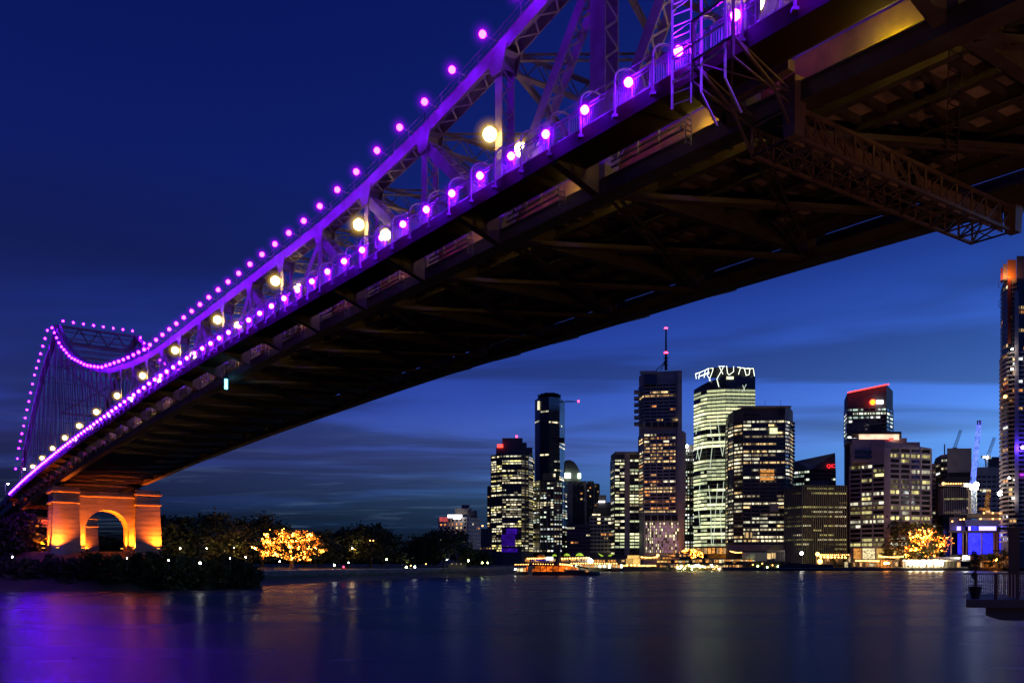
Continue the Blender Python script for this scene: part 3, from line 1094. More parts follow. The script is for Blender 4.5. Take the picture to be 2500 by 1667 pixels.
s, k = 33.9, -3
while s < 257:
    led(b1, g1, W(s, 32.3, ztop(s) + .12), ordinal(k, 'purple lamp on the near top chord, %s below the upper edge', 'small purple lamp in the dense row where the top chord dips'), 'purple lamps along the near top chord')
    s += 4.0
    k += 1
s, k = 262.5, 0
while s < 342:
    led(b1, g1, W(s, 32.3, ztop(s) + .3), ordinal(k, 'purple lamp %s from the top of the steep chord falling from the far tower', ''), 'purple lamps down the far anchor arm')
    s += 4.55
    k += 1
for k in range(8):
    f = (k + .5) / 8
    led(b1, g1, W(258, TN + (TF - TN) * f, 70.1), ordinal(k, 'purple lamp %s from the left on the cross strut topping the far tower', ''), 'purple lamps on the tower cross strut')
s, k = 196.0, 0
while s < 257:
    led(b1, g1, W(s, TF - .2, ztop(s) + .9), ordinal(k, 'purple lamp %s up the farther truss as it climbs to the tower', ''), 'purple lamps on the farther truss')
    s += 4.4
    k += 1
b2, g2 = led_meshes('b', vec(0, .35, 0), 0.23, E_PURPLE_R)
s, k = 22.65, 0
while s < 338:
    led(b2, g2, W(s, 30.1, zdk(s) + .74), ordinal(k, 'purple lamp low on the footpath railing, %s one down from the caged ladder', 'small purple lamp in the crowded far stretch of the footpath railing'), 'purple lamps along the footpath railing')
    s += 3.45
    k += 1
s, k = 14.0, 0
while s < 26:
    led(b2, g2, W(s, 57.9, zdk(s) + .74), ordinal(k, 'purple lamp on the railing of the far footpath, %s one in from the right edge', ''), 'purple lamps on the far railing')
    s += 3.45
    k += 1

# big yellow floodlights on every second truss post
order = ['out of frame', 'nearest and brightest', 'second', 'third', 'fourth', 'fifth', 'sixth', 'seventh', 'eighth', 'ninth', 'tenth', 'eleventh', 'twelfth', 'last']
hm, gm = MB(), MB()
hm.box(-.16, .16, -.16, .16, .36, .56)
hm.bar((0, 0, .4), vec(0, .7, .35), 0.1)
hmesh = hm.mesh('lamp_housing', M['galv'])
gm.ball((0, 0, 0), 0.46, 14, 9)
for k_, f_ in enumerate((0.54, 0.63, 0.73, 0.85, 0.99, 1.15)):  # shells of imitated amber glow around the lamp ball
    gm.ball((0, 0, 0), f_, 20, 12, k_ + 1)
gmesh = gm.mesh('lamp_glass_halo', [E_FLOOD] + SHELLY, smooth=True)
for k in range(-1, 13):
    s = 50 + 20.8 * k
    if s < 28:
        continue
    z = zdk(s) + 5.35
    sc_ = 1.0
    for side, tt in (('walkway', 32.95), ('roadway', 35.55)):
        if side == 'roadway' and k > 9:
            continue
        o = bpy.data.objects.new('yellow_floodlight', hmesh)
        COL.objects.link(o)
        o.location = W(s, tt, z - (0.35 if side == 'roadway' else 0))
        nm = order[min(k + 1, 13)]
        tag(o, ('yellow floodlight at the upper edge behind the caged ladder, on the %s side' % side if k < 0 else 'yellow floodlight on the %s side of its truss post, %s of the row' % (side, nm)), 'floodlight', 'yellow floodlights on the truss posts')
        g = bpy.data.objects.new('glass', gmesh)
        COL.objects.link(g)
        g.parent = o
# two ordinary street lamps where the road runs off at the far left
for px, py, d in ((13, 1180, 300), (53, 1144, 280)):
    p = at(px, d, py)
    z0 = 26
    root = thing('street_lamp', 'thin street lamp with a white head %s' % ('at the very edge of the photo' if px < 20 else 'where the steep purple chord ends'), 'street lamp', (p.x, p.y, z0), 'street lamps on the approach road')
    mb = MB()
    mb.tube([(p.x, p.y, z0), (p.x, p.y, p.z - .4), (p.x + .5, p.y, p.z)], 0.11, 5)
    mb.build('pole', M['galv'], root)
    mb = MB()
    mb.ball((p.x + .9, p.y, p.z - .05), 0.32, 8, 5, sz=.6)
    mb.build('lamp_head', E_WHITE, root)
# small yellow lamps in the slot between footpath and truss
lm = MB()
lm.box(-.1, .1, -.1, .1, -.16, -.09)
lm.ball((0, 0, 0), .085, 8, 5, 1)
lme = lm.mesh('slot_lamp', [M['galv'], emit('slot_lamp_glass', (1.0, 0.62, 0.10), 600, True)])
s, k = 11.2, 0
while s < 190:
    o = bpy.data.objects.new('slot_lamp', lme)
    COL.objects.link(o)
    o.location = W(s, 34.25, zbot(s) + 1.08)
    tag(o, ordinal(k, 'small yellow lamp in the slot beneath the footpath, %s one from the top right', ''), 'lamp', 'yellow lamps in the slot under the footpath')
    s += 10.4
    k += 1
# cyan navigation tube hanging from the deck edge
p = W(109, 33.0, 28.3)
nv = thing('navigation_light', 'bright cyan tube light hanging below the deck edge', 'light', tuple(p))
mb = MB()
mb.tube([p + Vector((0, 0, -.6)), p + Vector((0, 0, .6))], 0.19, 10)
mb.build('tube', E_CYAN, nv)
mb = MB()
mb.bar(p + Vector((0, 0, .6)), p + Vector((0, 0, 2.3)), 0.1)
mb.bar(p + Vector((-.3, 0, .8)), p + Vector((.3, 0, .8)), 0.12)
mb.build('hanger', M['black'], nv)


# uplights at the feet of the piers
def uplight(name, label, p, aim, col, power, ang=135, blend=1.0):
    root = thing(name, label, 'floodlight', tuple(p), 'uplights at the foot of the piers')
    mb = MB()
    mb.box(p.x - .35, p.x + .35, p.y - .3, p.y + .3, p.z - .45, p.z - .12)
    mb.build('housing', M['black'], root)
    mb = MB()
    mb.box(p.x - .28, p.x + .28, p.y - .22, p.y + .22, p.z - .11, p.z - .04)
    mb.build('lens', E_LENS, root)
    l = bpy.data.lights.new(name, 'SPOT')
    l.energy = power
    l.color = col
    l.spot_size = math.radians(ang)
    l.spot_blend = blend
    l.shadow_soft_size = 0.25
    o = bpy.data.objects.new('beam', l)
    COL.objects.link(o)
    o.parent = root
    o.rotation_euler = (Vector(aim) - Vector(p)).to_track_quat('-Z', 'Y').to_euler()


OR = (1.0, 0.165, 0.006)
PWR = 30000
for lab, s, tt, ds in (('at the outer corner of the left column', 248.7, 32.9, 1.1), ('where the left column meets the arch', 250.2, 38.9, 1.1), ('inside the left foot of the arch', 255, 40.8, .3),
                       ('inside the right foot of the arch', 255, 49.3, .3), ('where the right column meets the arch', 250.2, 51.3, 1.1), ('at the outer corner of the right column', 248.7, 57.2, 1.1),
                       ('on the road side of the left column', 256, 30.6, 0)):
    p = W(s, tt, 10.4)
    aim = W(s + ds, tt + (.8 if s == 256 else 0) + (-1.0 if 'left foot' in lab else 1.0 if 'right foot' in lab else 0), 19)
    uplight('pier_uplight', 'added orange fill light ' + lab, p, aim, OR, PWR)
uplight('pier_uplight', 'orange uplight at the farther pier, seen through the arch', W(340.8, 53.2, 10.6), W(341.8, 53.5, 19), OR, PWR)
uplight('pier_uplight', 'red uplight at the farther pier, behind the dark trees', W(341.5, 42.5, 11.5), W(342.6, 42.5, 20), (1.0, 0.07, 0.02), PWR * 1.3, 95)
uplight('pier_uplight', 'red orange uplight below the farther pier by the trees', W(340.0, 36.0, 11.5), W(342.6, 36.0, 20), (1.0, 0.12, 0.03), PWR, 80)
# added pair of unseen fill lights on the near bank, brightening the deck underside
for lab, s, tt in (('by the near bank, below the railing side', -2, 26.0), ('by the near bank, below the middle of the deck', -8, 38.0)):
    p = W(s, tt, 5.2)
    uplight('bank_fill_light', 'added orange fill light ' + lab, p, W(s + 16, tt + 12, 28), (1.0, 0.40, 0.22), 4600, 120)

# ------------------------------------------------------------------ trees and shrubs


def crown_mesh(rx, ry, rz, nclump, nleaf, lsize, mats, dome=0.25, seed=0, spread=0.28):
    rnd = random.Random(seed)
    mb = MB()
    for _ in range(nclump):
        while True:
            x, y, z = rnd.uniform(-1, 1), rnd.uniform(-1, 1), rnd.uniform(-dome, 1)
            q = x * x + y * y + z * z
            if 0.35 < q < 1.0:
                break
        bump = 0.86 + 0.2 * rnd.random()
        cx_, cy_, cz_ = x * rx * bump, y * ry * bump, z * rz * bump
        cs = spread * (0.55 + 0.8 * rnd.random()) * min(rx, rz)
        mi = 0 if rnd.random() < 0.6 else 1
        for _k in range(nleaf):
            g = Vector((rnd.gauss(0, .5), rnd.gauss(0, .5), rnd.gauss(0, .32))) * cs
            c = Vector((cx_, cy_, cz_)) + g
            a = Vector((rnd.uniform(-1, 1), rnd.uniform(-1, 1), rnd.uniform(-.6, .6))).normalized()
            b_ = a.cross(Vector((rnd.uniform(-1, 1), rnd.uniform(-1, 1), rnd.uniform(-1, 1)))).normalized()
            l = lsize * rnd.uniform(.6, 1.4)
            a, b_ = a * l, b_ * l * .55
            mb.quad(c - a, c + b_, c + a, c - b_, mi)
    return mb


def limbs(mb, base, h, r, n=5, spread=0.5, rnd=random, rad=0.5):
    b0 = Vector(base)
    fork = b0 + Vector((rnd.uniform(-.3, .3), rnd.uniform(-.3, .3), h * .32))
    mb.tube([b0 + Vector((0, 0, -.6)), b0.lerp(fork, .5), fork], [rad * 1.25, rad, rad * .85], 7)
    ends = []
    for k in range(n):
        an = 2 * math.pi * k / n + rnd.uniform(-.4, .4)
        m_ = fork + Vector((math.cos(an) * r * .4, math.sin(an) * r * .4, h * .25 * rnd.uniform(.7, 1.2)))
        e = m_ + Vector((math.cos(an) * r * .45, math.sin(an) * r * .45, h * .2 * rnd.uniform(.4, 1.4)))
        mb.tube([fork, m_, e], [rad * .55, rad * .32, rad * .1], 5)
        ends.append((fork, m_, e))
    return ends


def tree(name, label, px, d, z0, ytop, wpx, group=None, nclump=90, nleaf=34, lsize=0.75, mats=None, dome=.25, seed=0, depth=1.0):
    p = at(px, d, z=z0)
    p.z = z0
    ht = zat(ytop, d) - z0
    rx = wpx / 2 / F * d
    root = thing(name, label, 'tree' if 'tree' in name else 'shrub', tuple(p), group)
    rz = ht * (.62 if 'tree' in name else .8)
    rnd = random.Random(seed)
    mb = MB()
    limbs(mb, p, ht, rx, rnd=rnd, rad=max(.18, ht * .035))
    mb.build('trunk', M['bark'], root)
    cm = crown_mesh(rx, rx * depth, rz, nclump, nleaf, lsize, None, dome, seed)
    o = bpy.data.objects.new('crown', cm.mesh('crown', mats or [M['leaf'], M['leaf2']]))
    COL.objects.link(o)
    o.parent = root
    o.location = (0, 0, ht - rz)
    return root


TB = 'the dark trees along the river bank'
big = [  # px, d, z0, ytop, width px, label
    (425, 300, 6.5, 1262, 150, 'broad dark fig tree just right of the arch pier'),
    (520, 330, 5.5, 1256, 170, 'broad olive fig tree between the arch pier and the lit tree'),
    (640, 372, 5.2, 1260, 190, 'spreading olive fig tree whose crown arches over the lit tree'),
    (770, 372, 5.0, 1296, 130, 'dark sloping tree on the right shoulder of the lit tree'),
    (850, 400, 5.0, 1290, 100, 'dark tree in the dip left of the round dark tree'),
    (905, 395, 5.0, 1282, 150, 'round dark tree standing alone at the middle of the park'),
    (1020, 470, 5.0, 1316, 90, 'low dark tree left of the tall dome tree by the hotel'),
    (1085, 455, 5.0, 1293, 165, 'tall dome shaped dark tree standing before the low hotel'),
    (1165, 470, 4.6, 1345, 75, 'low dark tree at the right end of the park'),
]
for i, (px, d, z0, yt, wpx, lab) in enumerate(big):
    tree('fig_tree', lab, px, d, z0, yt, wpx, TB, 130, 34, .8, seed=20 + i, dome=.35, mats=[M['leaf2'], M['leaf']] if i in (1, 2) else None)
left = [(40, 228, 9.5, 1254, 120, 'dark tree at the left edge of the photo below the bridge end'), (92, 236, 9.5, 1282, 60, 'green tinged tree squeezed against the left side of the arch pier'),
        (8, 222, 9.2, 1300, 90, 'low dark tree in the left bottom corner of the bank')]
for i, (px, d, z0, yt, wpx, lab) in enumerate(left):
    tree('bank_tree', lab, px, d, z0, yt, wpx, TB, 110, 34, .6, seed=60 + i, dome=.5)
tree('bank_tree', 'leafy tree seen through the opening of the arch pier', 262, 330, 9.5, 1308, 90, TB, 70, 30, .8, seed=77, dome=.5)
sh = [(20, 214, 1350, 90), (75, 212, 1358, 80), (128, 213, 1352, 74), (178, 211, 1362, 70), (226, 214, 1346, 80), (275, 211, 1350, 74), (322, 214, 1351, 72), (372, 213, 1347, 70), (420, 214, 1354, 80),
      (470, 218, 1358, 84), (520, 222, 1356, 80), (565, 226, 1360, 76), (602, 228, 1368, 74)]
names = ['at the left edge of the photo', 'left of the arch pier, second from the edge', 'below the left column of the arch', 'below the left foot of the arch', 'below the middle of the arch opening, left one', 'below the arch opening, right one',
         'below the right foot of the arch', 'below the right column of the arch', 'just right of the arch pier', 'second right of the arch pier', 'third right of the arch pier', 'next to last before the park wall', 'last one, rounded, beside the park wall']
for i, ((px, d, yt, wpx), nm) in enumerate(zip(sh, names)):
    z0 = 1.6 if i < 9 else 1.4
    tree('bank_shrub', 'dark leafy bush on the river bank ' + nm, px, d, z0, yt, wpx, 'dark bushes along the left bank', 90, 36, .5, seed=100 + i, dome=.85, depth=.6)

# fig tree wrapped in fairy lights


def fairy_tree(label, px, d, z0, ytop, wpx, seed, nb, trunk_f=.22, bulb=.16, group='trees wrapped in fairy lights'):
    rnd = random.Random(seed)
    p = at(px, d, z=z0)
    p.z = z0
    ht = zat(ytop, d) - z0
    rx = wpx / 2 / F * d
    root = thing('lit_tree', label, 'tree', tuple(p), group)
    tb = MB()
    segs = []
    fork = p + Vector((0, 0, ht * trunk_f))
    tb.tube([p + Vector((0, 0, -.8)), p + Vector((0, 0, ht * .1)), fork], [.95, .7, .75], 8)

    def grow(a, dirv, L, r, depth):
        q = a
        for _ in range(3):
            dirv = (dirv + Vector((rnd.uniform(-.35, .35), rnd.uniform(-.35, .35), rnd.uniform(-.25, .25)))).normalized()
            n_ = q + dirv * L / 3
            dx, dz = (n_.x - p.x) / rx, (n_.z - p.z - ht * .45) / (ht * .56)
            if dx * dx + dz * dz > 1.0 or n_.z < p.z + ht * .17:
                break
            tb.tube([q, n_], [r, r * .8], 5)
            segs.append((q, n_, r))
            q, r = n_, r * .8
        if depth > 0:
            for _ in range(3 if depth > 1 else 2):
                nd = (dirv + Vector((rnd.uniform(-.9, .9), rnd.uniform(-.9, .9), rnd.uniform(-.35, .6)))).normalized()
                grow(q, nd, L * .72, r * .75, depth - 1)
    for k in range(9):
        an = 2 * math.pi * k / 9 + rnd.uniform(-.3, .3)
        grow(fork, Vector((math.cos(an), math.sin(an) * .7, rnd.uniform(.15, 1.1))).normalized(), rx * .55, .34, 3)
    tb.build('trunk', M['bark'], root)
    lb = MB()
    tot = sum((b_ - a).length for a, b_, r in segs)
    for a, b_, r in segs:
        L = (b_ - a).length
        if rnd.random() < .3:
            continue
        mi = rnd.choice((0, 0, 1, 1, 1, 2)) if r > .12 else rnd.choice((0, 0, 0, 1, 2))
        for _ in range(int(nb * L / tot) + 1):
            c = a.lerp(b_, rnd.random()) + Vector((rnd.gauss(0, .3), rnd.gauss(0, .3), rnd.gauss(0, .3)))
            s_ = bulb * rnd.uniform(.6, 1.3)
            i = len(lb.v)
            lb.v += [tuple(c + Vector(v) * s_) for v in ((1, 0, -.5), (-.5, .9, -.5), (-.5, -.9, -.5), (0, 0, 1))]
            lb.f += [(i, i + 1, i + 3), (i + 1, i + 2, i + 3), (i + 2, i, i + 3), (i, i + 2, i + 1)]
            lb.m += [mi] * 4
    lb.build('fairy_lights', [E_FAIRY_DIM, E_FAIRY, E_FAIRY_HOT], root, kind='stuff')
    cm = crown_mesh(rx * 1.1, rx * .9, ht * .5, 46, 26, .5, None, .5, seed + 1)
    o = bpy.data.objects.new('crown', cm.mesh('crown', [M['leaf2'], M['leaf']]))
    COL.objects.link(o)
    o.parent = root
    o.location = (0, rx * .35, ht * .55)
    return root


fairy_tree('round fig tree glowing all over with orange fairy lights on the park lawn', 712, 330, 4.6, 1294, 158, 5, 1900)
fairy_tree('tall fig tree full of golden fairy lights beside the blue building site', 2262, 800, 3.5, 1272, 118, 9, 1700, bulb=.34)
fairy_tree('small tree burning bright with orange lights in front of the pale green tower', 1688, 822, 10, 1340, 54, 13, 900, trunk_f=.1, bulb=.38)
tree('fig_tree', 'dark fig tree leaning left of the golden fairy light tree', 2225, 812, 3.5, 1262, 130, TB, 90, 30, 1.4, seed=41, dome=.5)
tree('fig_tree', 'small dark tree beneath the glazed foot of the granite tower', 2166, 806, 4, 1336, 34, TB, 30, 24, .9, seed=42, dome=.6)
tree('fig_tree', 'dark tree below the orange street lamp at the right', 2440, 775, 3.5, 1333, 56, TB, 40, 24, 1.0, seed=43, dome=.6)
tree('fig_tree', 'dark tree on the wharf before the fin fronted block', 2052, 800, 4, 1339, 40, TB, 36, 24, .9, seed=44, dome=.6)

# ------------------------------------------------------------------ park: wall, lamps, benches
wl = thing('river_wall', 'long low stone wall along the park, between lawn and river sand', 'wall', tuple(at(900, 300, z=1.3)))
pw = []
for x, y, prof in SHORE[7:14]:
    r = Vector((x, y, 0)).normalized()
    pw.append(Vector((x, y, 0)) + r * 17.6)
random.seed(3)
blocks = 0
for a, q in zip(pw, pw[1:]):
    L = (q - a).length
    n = max(1, int(L / 5.2))
    for k in range(n):
        p0, p1 = a.lerp(q, k / n), a.lerp(q, (k + .985) / n)
        nrm = Vector((-(p1 - p0).y, (p1 - p0).x, 0)).normalized()
        for c in range(3):
            z0, z1 = 1.0 + c * .98, 1.0 + c * .98 + .95
            off = -nrm * U(0, .12)
            mb = MB()
            mb.hexa([tuple(v) for v in (p0 + off + Vector((0, 0, z0)), p1 + off + Vector((0, 0, z0)), p1 + nrm + Vector((0, 0, z0)), p0 + nrm + Vector((0, 0, z0)),
                                        p0 + off + Vector((0, 0, z1)), p1 + off + Vector((0, 0, z1)), p1 + nrm + Vector((0, 0, z1)), p0 + nrm + Vector((0, 0, z1)))])
            mb.build('stone', M['stone'], wl)
mb = MB()
for a, q in zip(pw, pw[1:]):
    nrm = Vector((-(q - a).y, (q - a).x, 0)).normalized()
    mb.hexa([tuple(v) for v in (a - nrm * .25 + Vector((0, 0, 3.95)), q - nrm * .25 + Vector((0, 0, 3.95)), q + nrm * 1.2 + Vector((0, 0, 3.95)), a + nrm * 1.2 + Vector((0, 0, 3.95)),
                                a - nrm * .25 + Vector((0, 0, 4.15)), q - nrm * .25 + Vector((0, 0, 4.15)), q + nrm * 1.2 + Vector((0, 0, 4.15)), a + nrm * 1.2 + Vector((0, 0, 4.15)))])
mb.build('coping', M['concrete'], wl)
mb = MB()
for a, q in zip(pw, pw[1:]):
    nrm = Vector((-(q - a).y, (q - a).x, 0)).normalized()
    mb.quad(a + nrm * 1.2 + Vector((0, 0, 4.12)), q + nrm * 1.2 + Vector((0, 0, 4.12)), q + nrm * 9 + Vector((0, 0, 4.3)), a + nrm * 9 + Vector((0, 0, 4.3)))
mb.build('promenade_path', M['cream'], kind='structure')


def post_lamp(label, px, py, d, z0, em, r=.35, heads=(0,), name='park_lamp', group='lamps in the riverside park'):
    p = at(px, d, py)
    root = thing(name, label, 'lamp', (p.x, p.y, z0), group)
    mb = MB()
    mb.tube([(p.x, p.y, z0 - .3), (p.x, p.y, p.z)], [.1, .06], 5)
    if len(heads) > 1:
        mb.bar((p.x + heads[0], p.y, p.z), (p.x + heads[-1], p.y, p.z), .08)
    mb.build('post', M['black'], root)
    for h in heads:
        mb = MB()
        mb.ball((p.x + h, p.y - .1, p.z), r, 8, 5)
        mb.build('globe', em, root)
    return root


post_lamp('lime park lamp on a post left of the round gap in the trees', 944, 1365, 330, 4.5, E_LIMELAMP, .30)
post_lamp('lime park lamp in front of the dome shaped tree', 1144, 1368, 420, 4.5, E_LIMELAMP, .42)
post_lamp('twin headed lime park lamp at the right end of the park', 1184, 1373, 440, 4.3, E_LIMELAMP, .36, (-1.4, 1.4))
post_lamp('small white park lamp above the picnic shelter', 1091, 1366, 440, 4.5, E_WHITE, .2)
post_lamp('bright white lamp low on the lawn, left of the shelter', 992, 1384, 400, 4.3, E_LIMELAMP, .42)
post_lamp('violet white lamp low on the lawn beside the lime one', 1013, 1383, 400, 4.3, E_WHITE, .36)
post_lamp('orange lamp low on the lawn under the trees', 1003, 1380, 402, 4.3, E_WARMBULB, .3)
post_lamp('small pink lamp above the lawn, right of the violet lamp', 1040, 1376, 410, 4.3, E_WARMBULB, .28)
post_lamp('white spot lamp in the bushes at the far left', 31, 1359, 206, 5, E_WHITE, .16)
post_lamp('tiny white lamp among the bushes below the arch', 310, 1362, 206, 5, E_WHITE, .10)
post_lamp('tiny white lamp right of the arch pier bushes', 412, 1367, 206, 5, E_WHITE, .12)
post_lamp('bright white lamp among the bushes, halfway to the lit tree', 489, 1374, 208, 5, E_WHITE, .24)
post_lamp('small white lamp among the bushes, right of the bright one', 562, 1362, 214, 5, E_WHITE, .11)
post_lamp('small white lamp high in the bushes near the lit tree', 600, 1360, 216, 5, E_WHITE, .12)
post_lamp('small white lamp under the left side of the lit tree', 683, 1370, 345, 4.6, E_WHITE, .2)
post_lamp('white star shaped lamp on the lawn right of the lit tree', 816, 1379, 320, 4.5, E_WHITE, .3)
post_lamp('red lamp low on the lawn right of the lit tree', 839, 1383, 330, 4.5, E_RED, .32)
post_lamp('small white lamp right of the red lamp', 851, 1373, 350, 4.5, E_WHITE, .16)
post_lamp('pair of warm lamps shining through the round dark tree', 907, 1319, 380, 4.5, E_WARMBULB, .25, (-.6, .8))
E_TREEFILL = emit('tree_fill_lamp', (1.0, 0.60, 0.20), 700, True)  # added lamps, hidden in the foliage to brighten the fig trees
for i, (px, d) in enumerate(((440, 285), (505, 312), (572, 325), (622, 350), (770, 350), (860, 380))):
    post_lamp('added warm fill lamp hidden in the fig trees, %s from the arch pier' % ORD[i], px, 1338, d, 5, E_TREEFILL, .2, group='added fill lamps in the fig trees')
for lab, px, d in (('pale park bench lit orange left of the lit trunk', 661, 300), ('pale park bench lit orange right of the lit trunk', 721, 302)):
    p = at(px, d, 1391)
    root = thing('park_bench', lab, 'bench', tuple(p), 'benches by the lit tree')
    z = p.z
    mb = MB()
    mb.box(p.x - 1.2, p.x + 1.2, p.y - .25, p.y + .25, z + .42, z + .5)
    mb.build('seat', M['cream'], root)
    mb = MB()
    mb.box(p.x - 1.2, p.x + 1.2, p.y + .26, p.y + .32, z + .55, z + 1.0)
    mb.build('backrest', M['cream'], root)
    for sg in (-1, 1):
        mb = MB()
        mb.box(p.x + sg * 1.0 - .05, p.x + sg * 1.0 + .05, p.y - .2, p.y + .3, z - .2, z + .41)
        mb.build('leg', M['black'], root)
p = at(1112, 430, 1389)
root = thing('picnic_shelter', 'small open picnic shelter with lit posts under the dome shaped tree', 'shelter', tuple(p))
mb = MB()
mb.box(p.x - 5.5, p.x + 5.5, p.y - 2, p.y + 2, p.z + 3.0, p.z + 3.3)
mb.build('roof', M['concrete_dark'], root)
for k in range(6):
    mb = MB()
    mb.box(p.x - 5.2 + k * 2.05, p.x - 4.9 + k * 2.05, p.y - 1.8, p.y - 1.5, p.z - .5, p.z + 2.99)
    mb.build('post', M['cream'], root)
mb = MB()
mb.box(p.x - 4, p.x + 5, p.y + 1.6, p.y + 1.7, p.z, p.z + 2.6)
mb.build('back_wall', M['cream'], root)
mb = MB()
for k in range(3):
    mb.box(p.x - 2 + 2.2 * k, p.x - 1.5 + 2.2 * k, p.y - .2, p.y + .2, p.z + 2.5, p.z + 2.8)
mb.build('ceiling_lamp', E_SHOPW, root)

# ------------------------------------------------------------------ city towers
random.seed(11)


def footprint(foot, depth):
    v = [Vector(((px - CX) / F * d, d, 0)) for px, d in foot]
    a, b_ = v[0], v[-1]
    back = [b_ * (1 + depth / b_.y), a * (1 + depth / a.y)]       # flanks run straight back, so neither shows
    mid_ = (back[0] + back[1]) / 2
    back = [mid_ + (q - mid_) * .94 for q in back]
    return v, v + back


def ccw(poly):
    a = sum(p.x * q.y - q.x * p.y for p, q in zip(poly, poly[1:] + poly[:1]))
    return poly if a > 0 else poly[::-1]


def facade(root, verts, cols, y0, y1, d0, rows, pal, lit, fw=.86, fh=.55, grid='concrete', proud=.35, glass='glass', runs=.5, dark_rows=(), single=True, floor_bias=None, bands=True, budget=None, mull=True):
    """windows, floor bands and mullions on the visible edges of a building"""
    z1, z0 = zat(y0, d0), zat(y1, d0)
    fl = (z1 - z0) / rows
    gm_, wm_, mats = MB(), MB(), list(pal) + [M[glass]]
    budget = [290] if budget is None else budget
    for e, (a, q) in enumerate(zip(verts, verts[1:])):
        n_c = cols[e]
        if not n_c:
            continue
        d = (q - a)
        L = d.length
        d.normalize()
        n = Vector((d.y, -d.x, 0))
        bay = L / n_c
        ang = math.atan2(d.y, d.x)
        pxw = bay * F / a.y
        meshes = {}
        ww, hh = bay * fw, fl * fh
        if bands:
            for r in range(rows + 1):
                zc = z0 + fl * r
                h0, h1 = (zc - fl * (1 - fh) / 2, zc + fl * (1 - fh) / 2)
                p, p2 = a + n * .02, q + n * .02
                o_ = n * proud
                gm_.hexa([(p.x, p.y, h0), (p2.x, p2.y, h0), (p2.x + o_.x, p2.y + o_.y, h0), (p.x + o_.x, p.y + o_.y, h0), (p.x, p.y, h1), (p2.x, p2.y, h1), (p2.x + o_.x, p2.y + o_.y, h1), (p.x + o_.x, p.y + o_.y, h1)])
        if mull:
            for c_ in range(n_c + 1):
                p = a + d * bay * c_
                hw = max(bay * (1 - fw) / 2, .12)
                u0, u1 = p - d * hw, p + d * hw
                o_ = n * (proud + .12)
                gm_.hexa([(u0.x, u0.y, z0), (u1.x, u1.y, z0), (u1.x + o_.x, u1.y + o_.y, z0), (u0.x + o_.x, u0.y + o_.y, z0), (u0.x, u0.y, z1), (u1.x, u1.y, z1), (u1.x + o_.x, u1.y + o_.y, z1), (u0.x + o_.x, u0.y + o_.y, z1)])
        for r in range(rows):
            act = lit * U(.25, 1.75) if R() > .12 else lit * .12
            if lit > .8:
                act = lit * U(.8, 1.1)
            if r in dark_rows:
                act = 0
            if floor_bias:
                act = min(1, act + floor_bias.get(r, 0))
            on = R() < act
            tone = random.choice(range(len(pal)))
            for c_ in range(n_c):
                if R() > runs:
                    on = R() < act
                    if R() < .4:
                        tone = random.choice(range(len(pal)))
                mi = tone if on else len(pal)
                p = a + d * bay * (c_ + .5) + n * .08
                zc = z0 + fl * (r + .5)
                if single and pxw >= 8.5 and budget[0] > 0:
                    budget[0] -= 1
                    if mi not in meshes:
                        mb = MB()
                        mb.box(-ww / 2, ww / 2, -.06, .06, -hh / 2, hh / 2)
                        meshes[mi] = mb.mesh('window', mats[mi])
                    o = inst('window', meshes[mi], (p.x - root.location.x, p.y - root.location.y, zc - root.location.z), root)
                    o.rotation_euler = (0, 0, ang)
                else:
                    hw, hz, o_ = d * ww / 2, hh / 2, n * .06
                    c4 = [p - hw + o_, p + hw + o_]
                    wm_.quad((c4[0].x, c4[0].y, zc - hz), (c4[1].x, c4[1].y, zc - hz), (c4[1].x, c4[1].y, zc + hz), (c4[0].x, c4[0].y, zc + hz), mi)
    if gm_.v:
        gm_.build('facade_grid', M[grid], root)
    if wm_.v:
        wm_.build('glazing', mats, root, kind='stuff')


def tower(name, label, foot, ytop, depth=30, wall='concrete_dark', ybase=None, ytops=None, cat='building', parts=True):
    v, poly = footprint(foot, depth)
    d0 = min(d for _, d in foot)
    mid = sum((p for p in v), Vector()) / len(v)
    zb_ = 2.5 if ybase is None else zat(ybase, d0)
    root = thing(name, label, cat, (mid.x, mid.y, zb_))
    zt = zat(ytop, d0)
    mb = MB()
    if ytops:
        zs = [zat(y, d0) for y in ytops]
        zs += [zs[-1], zs[0]]
        pl = [(p.x, p.y) for p in poly]
        mb.prism(pl, zb_, zs)
    else:
        mb.prism([(p.x, p.y) for p in poly], zb_, zt)
    mb.build('wall', M[wall], root)
    return root, v, d0, poly


def boxpart(root, name, px0, px1, y0, y1, d, dep, m, label=None):
    """a box part whose front face spans px0..px1 and y0..y1 of the photograph at distance d"""
    mb = MB()
    x0, x1 = (px0 - CX) / F * d, (px1 - CX) / F * d
    z0, z1, k = zat(y1, d), zat(y0, d), 1 + dep / d
    mb.hexa([(x0, d, z0), (x1, d, z0), (x1 * k, d + dep, z0), (x0 * k, d + dep, z0), (x0, d, z1), (x1, d, z1), (x1 * k, d + dep, z1), (x0 * k, d + dep, z1)])
    return mb.build(name, m if not isinstance(m, str) else M[m], root, label=label)


def beacon(root, px, py, d, r=.9, em=None, name='beacon'):
    mb = MB()
    p = at(px, d, py)
    mb.ball(p, r, 8, 5)
    return mb.build(name, em or E_RED, root)


